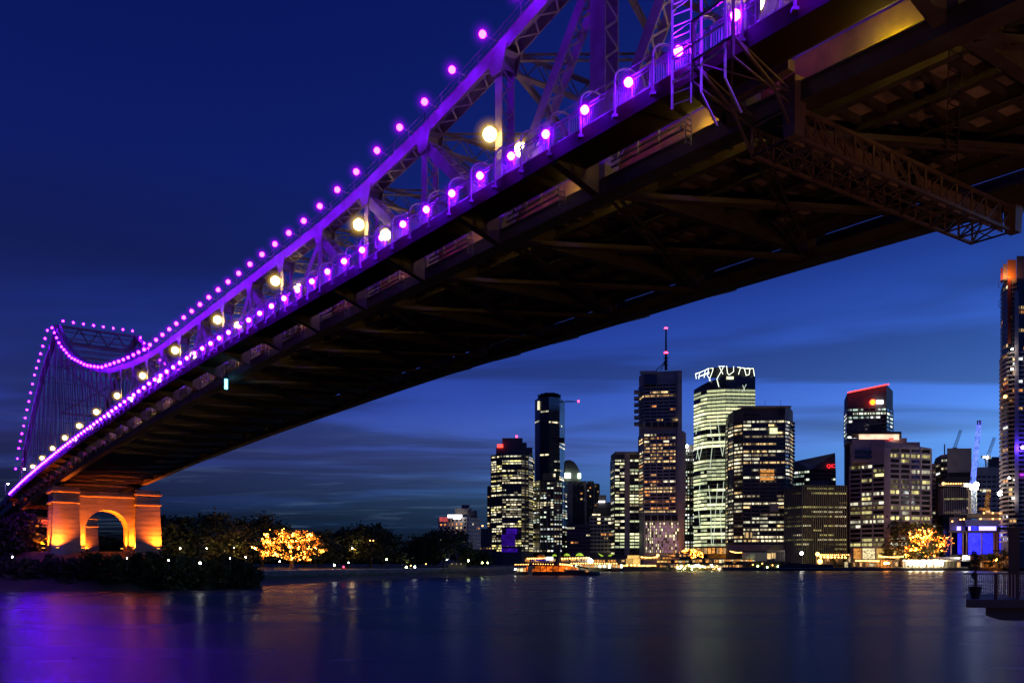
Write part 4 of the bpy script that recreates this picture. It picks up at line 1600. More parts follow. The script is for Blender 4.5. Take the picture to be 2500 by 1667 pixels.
# A: rounded office tower on the left of the skyline
root, v, d0, _ = tower('office_tower', 'dark tower with rows of yellow windows and a red beacon, leftmost of the tall ones', [(1199, 880), (1226, 868), (1273, 866), (1290, 874), (1301, 890), (1304, 905)], 1107, 40, 'concrete_dark')
bud = [290]
facade(root, v, [2, 5, 2, 1, 1], 1110, 1346, d0, 40, PALE + [YELL[0]], .72, .9, .6, 'concrete_dark', .2, budget=bud)
boxpart(root, 'plant_room', 1211, 1300, 1092, 1107, 872, 30, 'concrete_dark')
boxpart(root, 'roof_block', 1226, 1276, 1069, 1092, 874, 26, 'concrete_dark')
boxpart(root, 'roof_step', 1276, 1286, 1080, 1092, 874, 24, 'concrete_dark')
boxpart(root, 'sign', 1214, 1228, 1084, 1092, 870, 1.0, E_NEON)
beacon(root, 1261, 1065, 880, 1.0)
boxpart(root, 'violet_screen', 1236, 1262, 1290, 1303, 865, .5, E_VIOLET)
boxpart(root, 'violet_screen', 1224, 1258, 1304, 1333, 865, .5, E_VIOLET)
boxpart(root, 'violet_screen', 1224, 1264, 1338, 1347, 865, .5, E_VIOLET)
root, v, d0, _ = tower('office_tower', 'narrow dark tower half hidden behind the leftmost tall tower', [(1190, 930), (1201, 930)], 1186, 30)
facade(root, v, [3], 1190, 1345, d0, 24, WARM + PALE, .25, .7, .5, 'concrete_dark', .2)
# B: tallest dark glass tower with the crane jib
root, v, d0, _ = tower('residential_tower', 'tall dark glass tower with a rounded top and almost no lit windows', [(1306, 980), (1318, 966), (1340, 960), (1366, 966), (1379, 990)], 968, 40, 'glass_blue')
facade(root, v, [1, 1, 2, 2], 990, 1170, d0, 34, PALE[:2], .06, .94, .7, 'concrete_dark', .15, glass='glass_blue', bands=True, mull=False)
for px0, px1, y0 in ((1313, 1369, 963), (1320, 1364, 960), (1329, 1356, 958)):
    boxpart(root, 'roof_curve', px0, px1, y0, 969, 970, 22, 'concrete_dark')
boxpart(root, 'lit_stair', 1312, 1319, 979, 1000, 964, .6, PALE[0])
boxpart(root, 'plant_band', 1366, 1378, 1068, 1080, 964, 6, 'black')
mb = MB()
a, q = at(1378, 985, 981), at(1411, 985, 980)
mb.bar(a, q, .7)
mb.bar(a + Vector((0, 0, 1.6)), q, .4)
for k in range(8):
    mb.bar(a.lerp(q, k / 8), (a + Vector((0, 0, 1.6))).lerp(q, (k + .5) / 8), .25)
mb.build('crane_jib', M['black'], root)
beacon(root, 1412, 979, 985, 1.1)
# B2: glass block in front
root, v, d0, _ = tower('apartment_block', 'greenish glass apartment block with pale frame lines in front of the tall dark tower', [(1303, 905), (1318, 892), (1352, 888), (1372, 894), (1385, 915)], 1172, 30, 'glass')
facade(root, v, [2, 4, 3, 2], 1176, 1347, d0, 29, COOL + PALE, .38, .72, .6, 'concrete_dark', .2)
boxpart(root, 'upper_block', 1325, 1357, 1155, 1172, 900, 18, 'concrete_dark')
boxpart(root, 'lit_room', 1348, 1356, 1156, 1163, 899, .6, PALE[0])
for px in (1319, 1336, 1353, 1368):
    boxpart(root, 'frame_column', px - .5, px + .5, 1178, 1347, 886, .5, 'concrete')
for y in (1193, 1233, 1243, 1291, 1302):
    boxpart(root, 'frame_beam', 1305, 1372, y - .5, y + .5, 885, .4, 'concrete')
# C: domed office
root, v, d0, _ = tower('domed_office', 'dark office block with a half dome roof lit mint green at its corners', [(1381, 950), (1432, 950)], 1174, 30)
facade(root, [v[0], v[1]], [6], 1180, 1276, d0, 14, WARM + PALE, .12, .6, .5, 'concrete_dark', .2)
mb = MB()
n = 14
arc = [(1380, 1174), (1380, 1124), (1388, 1122)] + [(1388 + 30 * math.sin(math.pi / 2 * k / n), 1174 - 52 * math.cos(math.pi / 2 * k / n)) for k in range(1, n + 1)]
fr = [at(px, 952, py) for px, py in arc]
k0 = len(mb.v)
mb.v += [tuple(p) for p in fr] + [(p.x, p.y + 24, p.z) for p in fr]
m_ = len(fr)
mb.f += [tuple(range(k0, k0 + m_)), tuple(range(k0 + 2 * m_ - 1, k0 + m_ - 1, -1))] + [(k0 + e, k0 + (e + 1) % m_, k0 + m_ + (e + 1) % m_, k0 + m_ + e) for e in range(m_)]
mb.m += [0] * (m_ + 2)
mb.build('dome_roof', M['concrete_dark'], root)
boxpart(root, 'corner_light', 1379, 1393, 1154, 1166, 948, 2, E_MINT)
boxpart(root, 'corner_light', 1411, 1418, 1155, 1167, 948, 2, E_MINT)
for px0, px1 in ((1386, 1398), (1427, 1432)):
    boxpart(root, 'pier_strip', px0, px1, 1176, 1278, 946, 3, 'concrete')
root, v, d0, _ = tower('office_block', 'dark slab right of the domed office with a few warm windows', [(1433, 960), (1449, 960), (1451, 975)], 1174, 24)
facade(root, v[:2], [3], 1180, 1276, d0, 14, WARM + PALE, .16, .6, .5, 'concrete_dark', .2)
root, v, d0, _ = tower('office_block', 'slim dark tower with blue and amber windows left of the terraced block', [(1451, 985), (1463, 985)], 1180, 24)
facade(root, v, [2], 1183, 1276, d0, 14, WARM, .3, .6, .5, 'concrete_dark', .2)
root, v, d0, _ = tower('terraced_block', 'stepped terrace block with a small white roof light beside the striped slab', [(1440, 900), (1493, 900)], 1258, 26)
facade(root, v, [6], 1262, 1346, d0, 9, WARM + PALE, .3, .8, .5, 'concrete', .3)
boxpart(root, 'terrace', 1448, 1493, 1240, 1258, 908, 22, 'concrete_dark')
boxpart(root, 'terrace', 1456, 1493, 1226, 1240, 914, 18, 'concrete_dark')
boxpart(root, 'terrace', 1462, 1480, 1208, 1226, 918, 14, 'concrete_dark')
boxpart(root, 'roof_light', 1461, 1477, 1222, 1226, 912, 1, E_SIGNW)
boxpart(root, 'lit_band', 1446, 1466, 1254, 1257, 899, .5, PALE[0])
root, v, d0, _ = tower('office_block', 'low dark block with warm window rows below the domed office', [(1384, 890), (1441, 886)], 1280, 26)
facade(root, v, [6], 1284, 1346, d0, 7, WARM + PALE, .42, .9, .45, 'concrete_dark', .3)
# hotel at the park end
root, v, d0, _ = tower('hotel', 'low hotel above the dome shaped tree with a white sign and a pink lit corner', [(1073, 640), (1141, 620), (1171, 640)], 1262, 26, 'concrete')
facade(root, v, [7, 6], 1264, 1346, d0, 9, WARM + PALE, .2, .5, .5, 'concrete', .25)
boxpart(root, 'roof_sign', 1093, 1128, 1256, 1263, 619, 1.2, E_SIGNW)
boxpart(root, 'roof_sign', 1107, 1124, 1263, 1267, 619, 1.2, E_SIGNW)
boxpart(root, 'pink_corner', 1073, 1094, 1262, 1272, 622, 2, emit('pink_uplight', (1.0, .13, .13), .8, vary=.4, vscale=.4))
boxpart(root, 'penthouse', 1111, 1151, 1240, 1256, 630, 16, 'cream')
boxpart(root, 'penthouse_roof', 1127, 1146, 1232, 1240, 634, 10, 'concrete_dark')
boxpart(root, 'upper_floor', 1141, 1165, 1246, 1262, 626, 14, 'concrete_dark')
root, v, d0, _ = tower('office_block', 'small dim block with scattered warm windows between the hotel and the first tower', [(1171, 800), (1200, 800)], 1290, 22)
facade(root, v, [4], 1294, 1350, d0, 7, WARM + PALE, .35, .6, .45, 'concrete_dark', .3)
beacon(root, 1178, 1283, 800, .7, E_WARMBULB)
# E: slab with a concrete strip
root, v, d0, _ = tower('striped_slab', 'office slab with a broad concrete strip down its face left of the mast tower', [(1491, 905), (1501, 880), (1561, 880)], 1104, 36, 'concrete_dark')
facade(root, v, [1, 5], 1120, 1354, d0, 30, PALE + LIME, .5, .88, .55, 'concrete_dark', .25)
boxpart(root, 'concrete_strip', 1525, 1537, 1103, 1356, 877.6, 3, 'concrete')
boxpart(root, 'parapet', 1501, 1561, 1102, 1108, 879, 6, 'concrete')
# F: tall mast tower
root, v, d0, _ = tower('mast_tower', 'tall stone coloured tower with balconies high up and a red lit mast', [(1560, 880), (1572, 858), (1650, 852), (1658, 852)], 905, 42, 'concrete')
bud = [280]
facade(root, v[:3], [1, 5], 1056, 1252, d0, 24, WARM + [PALE[0]], .68, .84, .5, 'concrete', .4, budget=bud)
facade(root, v[:3], [1, 5], 935, 1028, d0, 11, WARM, .16, .9, .55, 'concrete', .9, budget=bud, mull=False)
boxpart(root, 'right_wing', 1654, 1665, 904, 1352, 850, 30, 'concrete')
boxpart(root, 'right_flank', 1665, 1671, 1052, 1352, 858, 26, 'concrete')
for k in range(24):
    boxpart(root, 'side_balcony', 1666, 1675, 1056 + 8.2 * k, 1059.5 + 8.2 * k, 862, 14, 'concrete')
for k in range(6):
    y = 952 + 15.6 * k
    boxpart(root, 'balcony', 1548, 1562, y, y + 7, 862, 8, 'concrete')
for k in range(5):
    boxpart(root, 'plant_opening', 1576 + 16.6 * k, 1589 + 16.6 * k, 1030, 1041, 849.5, 2, 'black')
    boxpart(root, 'podium_opening', 1574 + 16.6 * k, 1588 + 16.6 * k, 1257, 1270, 849, 2, 'black')
boxpart(root, 'lit_soffit', 1640, 1655, 1022, 1026, 848.5, 1, WARM[0])
boxpart(root, 'crown_frame', 1562, 1605, 905, 912, 852, 3, 'concrete')
boxpart(root, 'roof_glass', 1572, 1603, 914, 938, 851.4, 1, 'glass_blue')
sc_root = root
for i in range(17):
    for j in range(10):
        bright = R() < (.75 if i < 3 else .4)
        boxpart(root, 'screen_cell', 1577 + 4.8 * i, 1579.4 + 4.8 * i, 1275 + 7.5 * j, 1280.5 + 7.5 * j, 848.6, .5, (E_PINK if not bright else PALE[0]) if R() < .85 else M['glass'])
mp_ = at(1626, 868, 903)
mt_ = at(1626, 868, 801)
mb = MB()
mb.tube([mp_, mp_.lerp(mt_, .4), mp_.lerp(mt_, .42), mt_], [1.5, 1.2, .95, .75], 8)
for f in (.12, .2, .28):
    c = mp_.lerp(mt_, f)
    mb.bar(c - Vector((2.6, 0, 0)), c + Vector((2.6, 0, 0)), .6)
for px in (1602, 1612):
    mb.bar(at(px, 868, 904), mp_.lerp(mt_, .22), .8)
mb.build('mast', M['black'], root)
for py, r in ((801, 1.7), (861, 1.9)):
    mb = MB()
    c = at(1626, 868, py)
    mb.ball(c, r, 10, 6, sz=.55)
    mb.build('beacon', E_RED, root)
# G: building between
root, v, d0, _ = tower('office_block', 'office block with a white corner lamp between the mast tower and the green tower', [(1672, 960), (1697, 960)], 1086, 30, 'concrete_dark')
facade(root, v, [4], 1096, 1342, d0, 33, COOL + PALE, .5, .7, .55, 'concrete_dark', .2)
beacon(root, 1677, 1089, 955, 1.6, E_WHITE, 'corner_lamp')
# H: pale green tower with the branching crown
root, v, d0, _ = tower('crowned_tower', 'brilliant pale green glass tower with a crown of glowing branches', [(1694, 945), (1711, 930), (1726, 922), (1772, 915), (1844, 918)], 920, 40, 'glass', ytops=[938, 934, 930, 918, 918])
bud = [298]
facade(root, v, [2, 2, 4, 6], 948, 1334, d0, 43, LIME, .93, .97, .62, 'concrete_dark', .12, runs=.85, budget=bud, mull=False, dark_rows=(9, 16, 24, 25, 26, 31))


def pxline(mb, pts, d, w):
    for a, q in zip(pts, pts[1:]):
        mb.bar(at(a[0], d, a[1]), at(q[0], d, q[1]), w)


zig = [[(1733, 1145), (1741, 1068)], [(1755, 1068), (1764, 1113), (1772, 1060)], [(1700, 1120), (1707, 1080)], [(1716, 1082), (1707, 1123), (1701, 1090)], [(1733, 1030), (1737, 1068)], [(1751, 1015), (1758, 1075)],
       [(1735, 1240), (1737, 1330)], [(1757, 1230), (1762, 1325)], [(1730, 1185), (1736, 1240)], [(1706, 1020), (1699, 1060)], [(1709, 1180), (1704, 1230), (1710, 1290)], [(1813, 940), (1820, 956)], [(1822, 938), (1812, 957)],
       [(1741, 1330), (1752, 1180)], [(1767, 1175), (1762, 1250)]]
for z_ in zig:
    mb = MB()
    dd = 911 if z_[0][0] > 1725 else 924
    pxline(mb, z_, dd, .5)
    mb.build('light_branch', E_BRANCH, root)
crown = [[(1700, 925), (1698, 912), (1708, 909), (1706, 925)], [(1708, 910), (1722, 903), (1719, 922)], [(1716, 906), (1730, 899), (1727, 917)], [(1699, 913), (1732, 899)], [(1704, 920), (1734, 907)], [(1710, 918), (1733, 911)],
         [(1727, 917), (1733, 925), (1735, 944)], [(1734, 899), (1741, 898), (1740, 905), (1731, 928)], [(1755, 944), (1750, 925), (1763, 902), (1767, 893)], [(1755, 893), (1765, 913)], [(1757, 894), (1770, 894)],
         [(1774, 893), (1776, 911), (1780, 915), (1791, 907), (1791, 894)], [(1803, 914), (1808, 897), (1800, 896)], [(1808, 898), (1817, 898), (1822, 917)], [(1815, 899), (1828, 900)], [(1822, 916), (1829, 914), (1831, 899), (1823, 899)],
         [(1830, 900), (1839, 899), (1842, 918)], [(1831, 900), (1829, 914)]]
for z_ in crown:
    mb = MB()
    pxline(mb, z_, 914 if z_[0][0] > 1733 else 926, .5)
    mb.build('crown_branch', E_CROWN, root)
boxpart(root, 'crown_wall', 1732, 1842, 897, 921, 918, 3, 'black')
boxpart(root, 'crown_room', 1774, 1791, 919, 925, 913, 1, LIME[0])
for k in range(8):
    boxpart(root, 'lobby_pane', 1700 + 9.4 * k, 1707.5 + 9.4 * k, 1337, 1351, 909, 1, E_SHOP if k in (3, 4, 6) else WARM[1])
# I: curved block
foot = [(1772, 905), (1778, 886), (1792, 870), (1814, 861), (1916, 858), (1928, 866), (1936, 884)]
root, v, d0, _ = tower('curved_office', 'broad dark office block with rounded ends and bright amber rooms halfway up', foot, 993, 36, 'concrete_dark', ytops=[1008, 1000, 997, 993, 991, 991, 993])
bud = [298]
facade(root, v, [1, 1, 1, 5, 1, 1], 1024, 1324, d0, 33, PALE + [WARM[0], PALE[0]], .62, .9, .5, 'concrete_dark', .5, runs=.45, budget=bud, floor_bias={19: .3, 0: .5, 1: .4})
boxpart(root, 'parapet', 1800, 1932, 990, 994, 856, 4, 'concrete')
boxpart(root, 'plant_louvre', 1815, 1855, 1010, 1014, 857, 1, 'black')
boxpart(root, 'plant_louvre', 1901, 1917, 999, 1012, 857, 1, 'black')
for y in (1146, 1155.5, 1164.5):
    boxpart(root, 'amber_room', 1856, 1890, y, y + 6.5, 857, 1, E_SHOP)
boxpart(root, 'amber_room', 1817, 1836, 1299, 1312, 857, 1, WARM[0])
boxpart(root, 'green_room', 1879, 1898, 1044, 1058, 857, 1, LIME[1])
boxpart(root, 'blank_panel', 1879, 1901, 1229, 1248, 857, 1, 'concrete')
for k in range(24):
    boxpart(root, 'end_balcony', 1934, 1941, 1030 + 9.1 * k, 1033 + 9.1 * k, 872, 9, 'concrete_dark')
boxpart(root, 'podium', 1776, 1916, 1329, 1344, 853, 5, 'cream')
mb = MB()
a, b_, c_ = at(1877, 851, 1338), at(1906, 851, 1338), at(1892, 851, 1329)
mb.prism([(a.x, a.y), (b_.x, b_.y), (b_.x, b_.y + 3), (a.x, a.y + 3)], a.z - .5, a.z)
mb.hexa([tuple(a), tuple(b_), tuple(b_ + Vector((0, 3, 0))), tuple(a + Vector((0, 3, 0))), tuple(c_), tuple(c_), tuple(c_ + Vector((0, 3, 0))), tuple(c_ + Vector((0, 3, 0)))])
mb.build('pediment', M['olive'], root)
for px in (1868, 1906):
    mb = MB()
    mb.bar(at(px, 866, 991), at(px, 866, 976), .25)
    mb.build('aerial', M['black'], root)


def sign(root, text, px, py, d, hpx, em):
    cu = bpy.data.curves.new('sign_text', 'FONT')
    cu.body = text
    cu.size = hpx / F * d * 1.38
    cu.extrude = .25
    cu.offset = .06
    cu.materials.append(em)
    tmp = bpy.data.objects.new('tmp', cu)
    me = bpy.data.meshes.new_from_object(tmp)
    bpy.data.objects.remove(tmp)
    o = bpy.data.objects.new('sign_lettering', me)
    COL.objects.link(o)
    o.parent = root
    p = at(px, d, py)
    o.location = p - root.location
    o.rotation_euler = (math.radians(90), 0, 0)
    return o


# J: slanted roof with red letters
root, v, d0, _ = tower('slant_office', 'glass office with a sloping green roof and red letters near its peak', [(1938, 960), (1977, 945), (2040, 945)], 1130, 40, 'concrete_dark', ytops=[1146, 1146, 1140])
mb = MB()
pts = [at(1940, 958, 1146), at(1944, 956, 1125), at(2039, 943, 1105), at(2040, 943, 1146), at(1978, 943, 1146)]
back = [p + Vector((0, 26, 0)) for p in pts]
i0 = len(mb.v)
mb.v += [tuple(p) for p in pts + back]
mb.f += [(0, 1, 2, 3, 4), (9, 8, 7, 6, 5), (0, 5, 6, 1), (1, 6, 7, 2), (2, 7, 8, 3), (3, 8, 9, 4), (4, 9, 5, 0)]
mb.m += [0] * 7
mb.build('roof', M['roof_green'], root)
mb = MB()
p = [at(1978, 942, 1146), at(2039, 942, 1107), at(2040, 942, 1146)]
i0 = len(mb.v)
mb.v += [tuple(q) for q in p] + [tuple(q + Vector((0, .6, 0))) for q in p]
mb.f += [(0, 1, 2), (5, 4, 3), (0, 3, 4, 1), (1, 4, 5, 2), (2, 5, 3, 0)]
mb.m += [0] * 5
mb.build('gable', M['concrete_dark'], root)
sign(root, 'QIC', 2018, 1141, 940, 8.5, E_SIGNR)
facade(root, v, [3, 6], 1146, 1184, d0, 4, COOL + [PALE[0]], .5, .9, .5, 'concrete_dark', .25)
# K: block of vertical fins
root, v, d0, _ = tower('finned_block', 'square block of closely spaced vertical fins, coloured lit olive on one side and slate on the other', [(1916, 850), (1959, 826), (2066, 832)], 1184, 34, 'glass', ytops=[1189, 1183, 1183])
facade(root, v, [10, 21], 1186, 1345, d0, 14, YELL + [PALE[0]], .34, .62, .36, 'concrete_dark', .1, runs=.8, bands=False, mull=False, floor_bias={12: .55, 9: .62, 7: .5, 5: .6, 2: .6, 1: .35, 0: .25}, single=False)
for e, (nf, mt) in enumerate(((10, 'slate'), (21, 'olive'))):
    a, q = v[e], v[e + 1]
    d = (q - a).normalized()
    n = Vector((d.y, -d.x, 0))
    for k in range(nf + 1):
        p = a.lerp(q, k / nf)
        mb = MB()
        u0, u1, o_ = p - d * .32, p + d * .32, n * 1.0
        z0, z1 = 3, zat(1183 if e else 1189 - 6 * k / nf, d0)
        mb.hexa([(u0.x, u0.y, z0), (u1.x, u1.y, z0), (u1.x + o_.x, u1.y + o_.y, z0), (u0.x + o_.x, u0.y + o_.y, z0), (u0.x, u0.y, z1), (u1.x, u1.y, z1), (u1.x + o_.x, u1.y + o_.y, z1), (u0.x + o_.x, u0.y + o_.y, z1)])
        mb.build('fin', M[mt], root)
boxpart(root, 'roof_plant', 1975, 2025, 1174, 1184, 845, 12, 'concrete_dark')
# L: red neon tower
root, v, d0, _ = tower('neon_tower', 'grey tower with a red neon line along its slanted roof and a lit sign', [(2061, 1010), (2068, 985), (2164, 980), (2180, 998)], 968, 36, 'concrete_dark', ytops=[966, 958, 938, 947])
facade(root, v, [2, 7, 2], 994, 1080, d0, 9, COOL[:1] + [COOL[2], COOL[1]], .5, .82, .5, 'concrete_dark', .25)
mb = MB()
mb.bar(at(2070, 978, 958), at(2170, 976, 937.5), 1.1)
mb.build('neon_line', E_NEON, root)
mb = MB()
mb.ball(at(2131, 976, 981.5), 3.0, 10, 6)
mb.build('sign_emblem', E_SIGNO, root)
mb = MB()
mb.ball(at(2131, 977.5, 981.5), 3.9, 12, 6, sz=.85)  # shining red ball stands in for the glow around the emblem
mb.build('sign_halo_glow', E_NEON, root)
for k in range(3):
    boxpart(root, 'sign_letter', 2139.5 + 5.9 * k, 2144.6 + 5.9 * k, 976.5, 985, 977, .8, E_SIGNW)
# M: granite block
root, v, d0, _ = tower('granite_tower', 'purplish granite office tower with a ring shaped rooftop and big square windows', [(2075, 850), (2160, 826), (2171, 826), (2272, 838)], 1090, 36, 'granite', ytops=[1076, 1076, 1090, 1090])
bud = [240]
facade(root, v[:2], [3], 1130, 1334, d0, 18, YELL + [PALE[1]], .5, .88, .6, 'granite', .5, glass='glass', budget=bud, runs=.4)
facade(root, v[2:], [4], 1092, 1334, d0, 19, YELL + [PALE[1]], .5, .82, .64, 'granite', .5, glass='glass', budget=bud, runs=.4)
boxpart(root, 'upper_wall', 2080, 2172, 1072, 1128, 836, 20, 'granite')
for y in (1099, 1112):
    boxpart(root, 'upper_window', 2087, 2135, y, y + 7, 834.6, 1.2, 'glass')
boxpart(root, 'roof_step', 2172, 2246, 1079, 1092, 846, 18, 'granite')
boxpart(root, 'roof_step', 2130, 2214, 1069, 1080, 848, 18, 'granite')
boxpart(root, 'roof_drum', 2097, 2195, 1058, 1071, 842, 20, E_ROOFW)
boxpart(root, 'roof_disc', 2078, 2201, 1053, 1058.5, 838, 28, 'black')
boxpart(root, 'roof_tank', 2124, 2152, 1036, 1053, 846, 12, 'black')
beacon(root, 2176, 1071, 832, 1.0, E_NEON)
boxpart(root, 'roof_beacon', 2170, 2182, 1069, 1073, 833, 1, E_NEON)
for k, (px0, px1) in enumerate(((2084, 2103), (2106, 2136), (2140, 2161), (2176, 2196), (2199, 2209))):
    boxpart(root, 'lobby_pane', px0, px1, 1338, 1364, 822, 1, (E_SHOP, E_SHOPW, E_CUBE, E_CUBE, E_SHOPW)[k])
boxpart(root, 'side_wing', 2064, 2076, 1078, 1345, 856, 20, 'concrete_dark')
boxpart(root, 'corner_column', 2159, 2172, 1092, 1345, 824.5, 2, 'granite')
# N, O, P, Q to the right
root, v, d0, _ = tower('office_block', 'pale slim office slice squeezed right of the granite tower', [(2270, 900), (2284, 900)], 1131, 26, 'cream')
facade(root, v, [2], 1136, 1290, d0, 14, PALE, .35, .8, .4, 'cream', .3)
root, v, d0, _ = tower('office_tower', 'plain grey tower with a blank top and a dark band, behind the crane', [(2283, 925), (2297, 905), (2313, 900), (2372, 900)], 1096, 34, 'concrete', ytops=[1112, 1109, 1108, 1108])
facade(root, v[:3], [1, 2], 1118, 1168, d0, 5, COOL + PALE, .5, .8, .5, 'concrete_dark', .3)
boxpart(root, 'blank_top', 2312, 2372, 1094, 1153, 897, 26, 'concrete')
boxpart(root, 'dark_band', 2316, 2372, 1154, 1163, 896, 3, 'black')
boxpart(root, 'lower_wall', 2308, 2372, 1163, 1180, 897, 6, 'concrete_dark')
root, v, d0, _ = tower('finned_office', 'mid height office with thin vertical fins and a row of lamps along its roof', [(2292, 880), (2304, 868), (2372, 868)], 1184, 24, 'glass')
facade(root, v, [3, 15], 1190, 1256, d0, 6, YELL + [PALE[0]], .2, .7, .35, 'concrete', .5, runs=.8, bands=False)
boxpart(root, 'roof_slab', 2290, 2374, 1181, 1187, 866, 14, 'concrete')
for k in range(10):
    beacon(root, 2303 + 6.2 * k, 1180, 866, .62 if k else 1.3, E_WARMBULB, 'roof_lamp')
root, v, d0, _ = tower('office_block', 'stepped grey block in front of the far cranes with a dark rounded top', [(2384, 905), (2445, 905)], 1140, 26, 'concrete')
facade(root, v, [5], 1158, 1252, d0, 8, PALE + COOL, .2, .8, .4, 'concrete', .35)
boxpart(root, 'roof_block', 2413, 2444, 1120, 1140, 910, 18, 'concrete_dark')
boxpart(root, 'roof_block', 2421, 2440, 1115, 1120, 914, 12, 'concrete_dark')
boxpart(root, 'lit_band', 2394, 2418, 1195, 1198, 904, .6, PALE[0])
for k in range(5):
    boxpart(root, 'roof_pole', 2388 + 6 * k, 2388.8 + 6 * k, 1126 + 3 * (k % 3), 1141, 908, 1, 'black')
post_lamp('big white lamp on a tall post beside the orange crane', 2441, 1204, 790, 3.4, E_MAST, 2.0, name='floodlight_mast', group=None)
post_lamp('white lamp at the foot of the blue crane jib', 2383, 1183, 798, 3.4, E_MAST, 2.4, name='floodlight_mast', group=None)
# S: right edge tower, only its left half in the frame
foot = [(2443, 800), (2448, 780), (2462, 768), (2482, 764), (2560, 764), (2600, 790)]
root, v, d0, _ = tower('balcony_tower', 'tall dark tower cut by the right edge, with curved balconies and orange fins on top', foot, 680, 40, 'concrete_dark')
facade(root, v, [1, 1, 2, 5, 1], 860, 1320, d0, 42, WARM + [COOL[2]], .17, .8, .62, 'granite', 1.3, mull=False, budget=[250])
facade(root, v, [1, 1, 2, 5, 1], 690, 856, d0, 15, WARM + [PALE[0]], .14, .8, .7, 'concrete_dark', .35, mull=False, single=False)
boxpart(root, 'red_fin_column', 2460, 2468, 676, 838, 766, 3, 'red_paint')
boxpart(root, 'vertical_strip', 2477, 2487, 710, 1250, 761, 2, 'granite')
for px0, px1, y0, m_ in ((2443, 2448.5, 654, 'red_paint'), (2449, 2459, 644, 'cream'), (2459.5, 2481, 634, 'orange_paint'), (2482, 2560, 625, 'concrete_dark')):
    boxpart(root, 'roof_fin', px0, px1, y0, 684, 770, 8, m_)
for px, py, c_, e_ in ((2446, 674, (1, .08, .02), 900), (2454, 674, (1, .62, .2), 1500), (2470, 672, (1, .30, .05), 3200)):
    l = bpy.data.lights.new('fin_uplight', 'POINT')
    l.energy = e_ * 1.1
    l.color = c_
    l.shadow_soft_size = .5
    o = bpy.data.objects.new('fin_uplight', l)
    COL.objects.link(o)
    o.parent = root
    o.location = at(px, 764, py) - root.location
for px, py in ((2471, 852), (2471, 901), (2464, 1166), (2474, 1216)):
    beacon(root, px, py, 758, .8, E_WHITE, 'balcony_lamp')
beacon(root, 2454, 968, 758, 1.4, E_WARMBULB, 'balcony_lamp')
beacon(root, 2497, 1092, 757, 1.6, emit('blue_beacon', (0.08, 0.03, 1.0), 120, True), 'blue_lamp')
boxpart(root, 'violet_room', 2490, 2520, 1156, 1161, 760, 1, emit('violet_room', (.6, .05, 1), 1.2))
mb = MB()
for y0 in (695, 742):
    c = at(2443, 768, y0)
    mb.tube([c + Vector((0, 0, 3.5)), c + Vector((-1.4, 0, 2.2)), c + Vector((-1.9, 0, 0)), c + Vector((-1.4, 0, -2.2)), c + Vector((0, 0, -3.5))], .22, 5)
mb.build('ring_rail', M['black'], root)

# ------------------------------------------------------------------ riverfront
random.seed(23)
wh = thing('wharf', 'long dark wharf edge running along the far bank below the city lights', 'wharf', tuple(at(1950, 786, z=0)))
xs = list(range(1470, 2540, 46))
for a, q in zip(xs, xs[1:]):
    boxpart(wh, 'wall_panel', a, q - .6, 1385.6, 1394.5, 785.2 + .3 * R(), 2.5, 'concrete_dark')
    boxpart(wh, 'fender_pile', a + 20, a + 22, 1383.5, 1395, 784.4, .6, 'black')


def string_lights(root, px0, px1, y0, y1, n, d, r, em, sag=0.0, name='bulb'):
    for k in range(n):
        f = k / max(1, n - 1)
        p = at(px0 + (px1 - px0) * f, d, y0 + (y1 - y0) * f + sag * 4 * f * (1 - f))
        mb = MB()
        mb.ball(p, r * U(.8, 1.2), 6, 4)
        mb.build(name, em, root)


def pavilion(label, px0, px1, ytop, ybot, d, glows, bays, dep=10, roof='concrete_dark', name='riverside_restaurant', gfrac=.8, dead=.15, post='concrete', slab=True, cat='pavilion'):
    p = at((px0 + px1) / 2, d, ybot)
    root = thing(name, label, cat, tuple(p))
    h = ybot - ytop
    boxpart(root, 'roof', px0 - 1, px1 + 1, ytop, ytop + h * .18, d - 1.2, dep + 2, roof)
    if slab:
        boxpart(root, 'deck', px0 - 1, px1 + 1, ybot - h * .1, ybot + 1, d - 1.5, dep + 2, 'concrete_dark')
    boxpart(root, 'back_wall', px0, px1, ytop + h * .18, ybot - h * .1, d + 2.2, .6, 'concrete_dark')
    bw = (px1 - px0) / bays
    for k in range(bays + 1):
        boxpart(root, 'post', px0 + bw * k - .5, px0 + bw * k + .5, ytop + h * .18, ybot - h * .1, d - .6, .5, post)
    for k in range(bays):
        if R() < dead:
            continue
        g = random.choice(glows)
        boxpart(root, 'lit_opening', px0 + bw * (k + .5 - gfrac / 2), px0 + bw * (k + .5 + gfrac / 2), ytop + h * U(.24, .34), ybot - h * U(.12, .3), d + 1.6, .3, g)
    return root


r_ = pavilion('round ended restaurant on the left of the promenade with a brown dome and violet lights', 1282, 1357, 1361, 1373, 690, [E_SHOP, WARM[1], E_SHOP, E_VIOLET], 14)
mb = MB()
c = at(1321, 692, 1361)
mb.ball(c, 3.6, 12, 8, sz=.9)
mb.build('dome', M['orange_paint'], r_)
boxpart(r_, 'white_room', 1333, 1350, 1359, 1366, 688, 1, E_SIGNW)
boxpart(r_, 'violet_strip', 1309, 1332, 1364, 1368, 688, 1, E_VIOLET)
string_lights(r_, 1288, 1330, 1363, 1362, 10, 687, .5, E_WARMBULB)
r_ = pavilion('long restaurant with a row of white globe lamps right of the paddle boat mast', 1370, 1440, 1359, 1371, 700, [E_SHOP, E_SHOPW, WARM[1]], 12)
string_lights(r_, 1372, 1438, 1363, 1361, 11, 696, .6, E_WARMBULB)
beacon(r_, 1442, 1369, 694, 1.7, E_WHITE, 'globe_lamp')
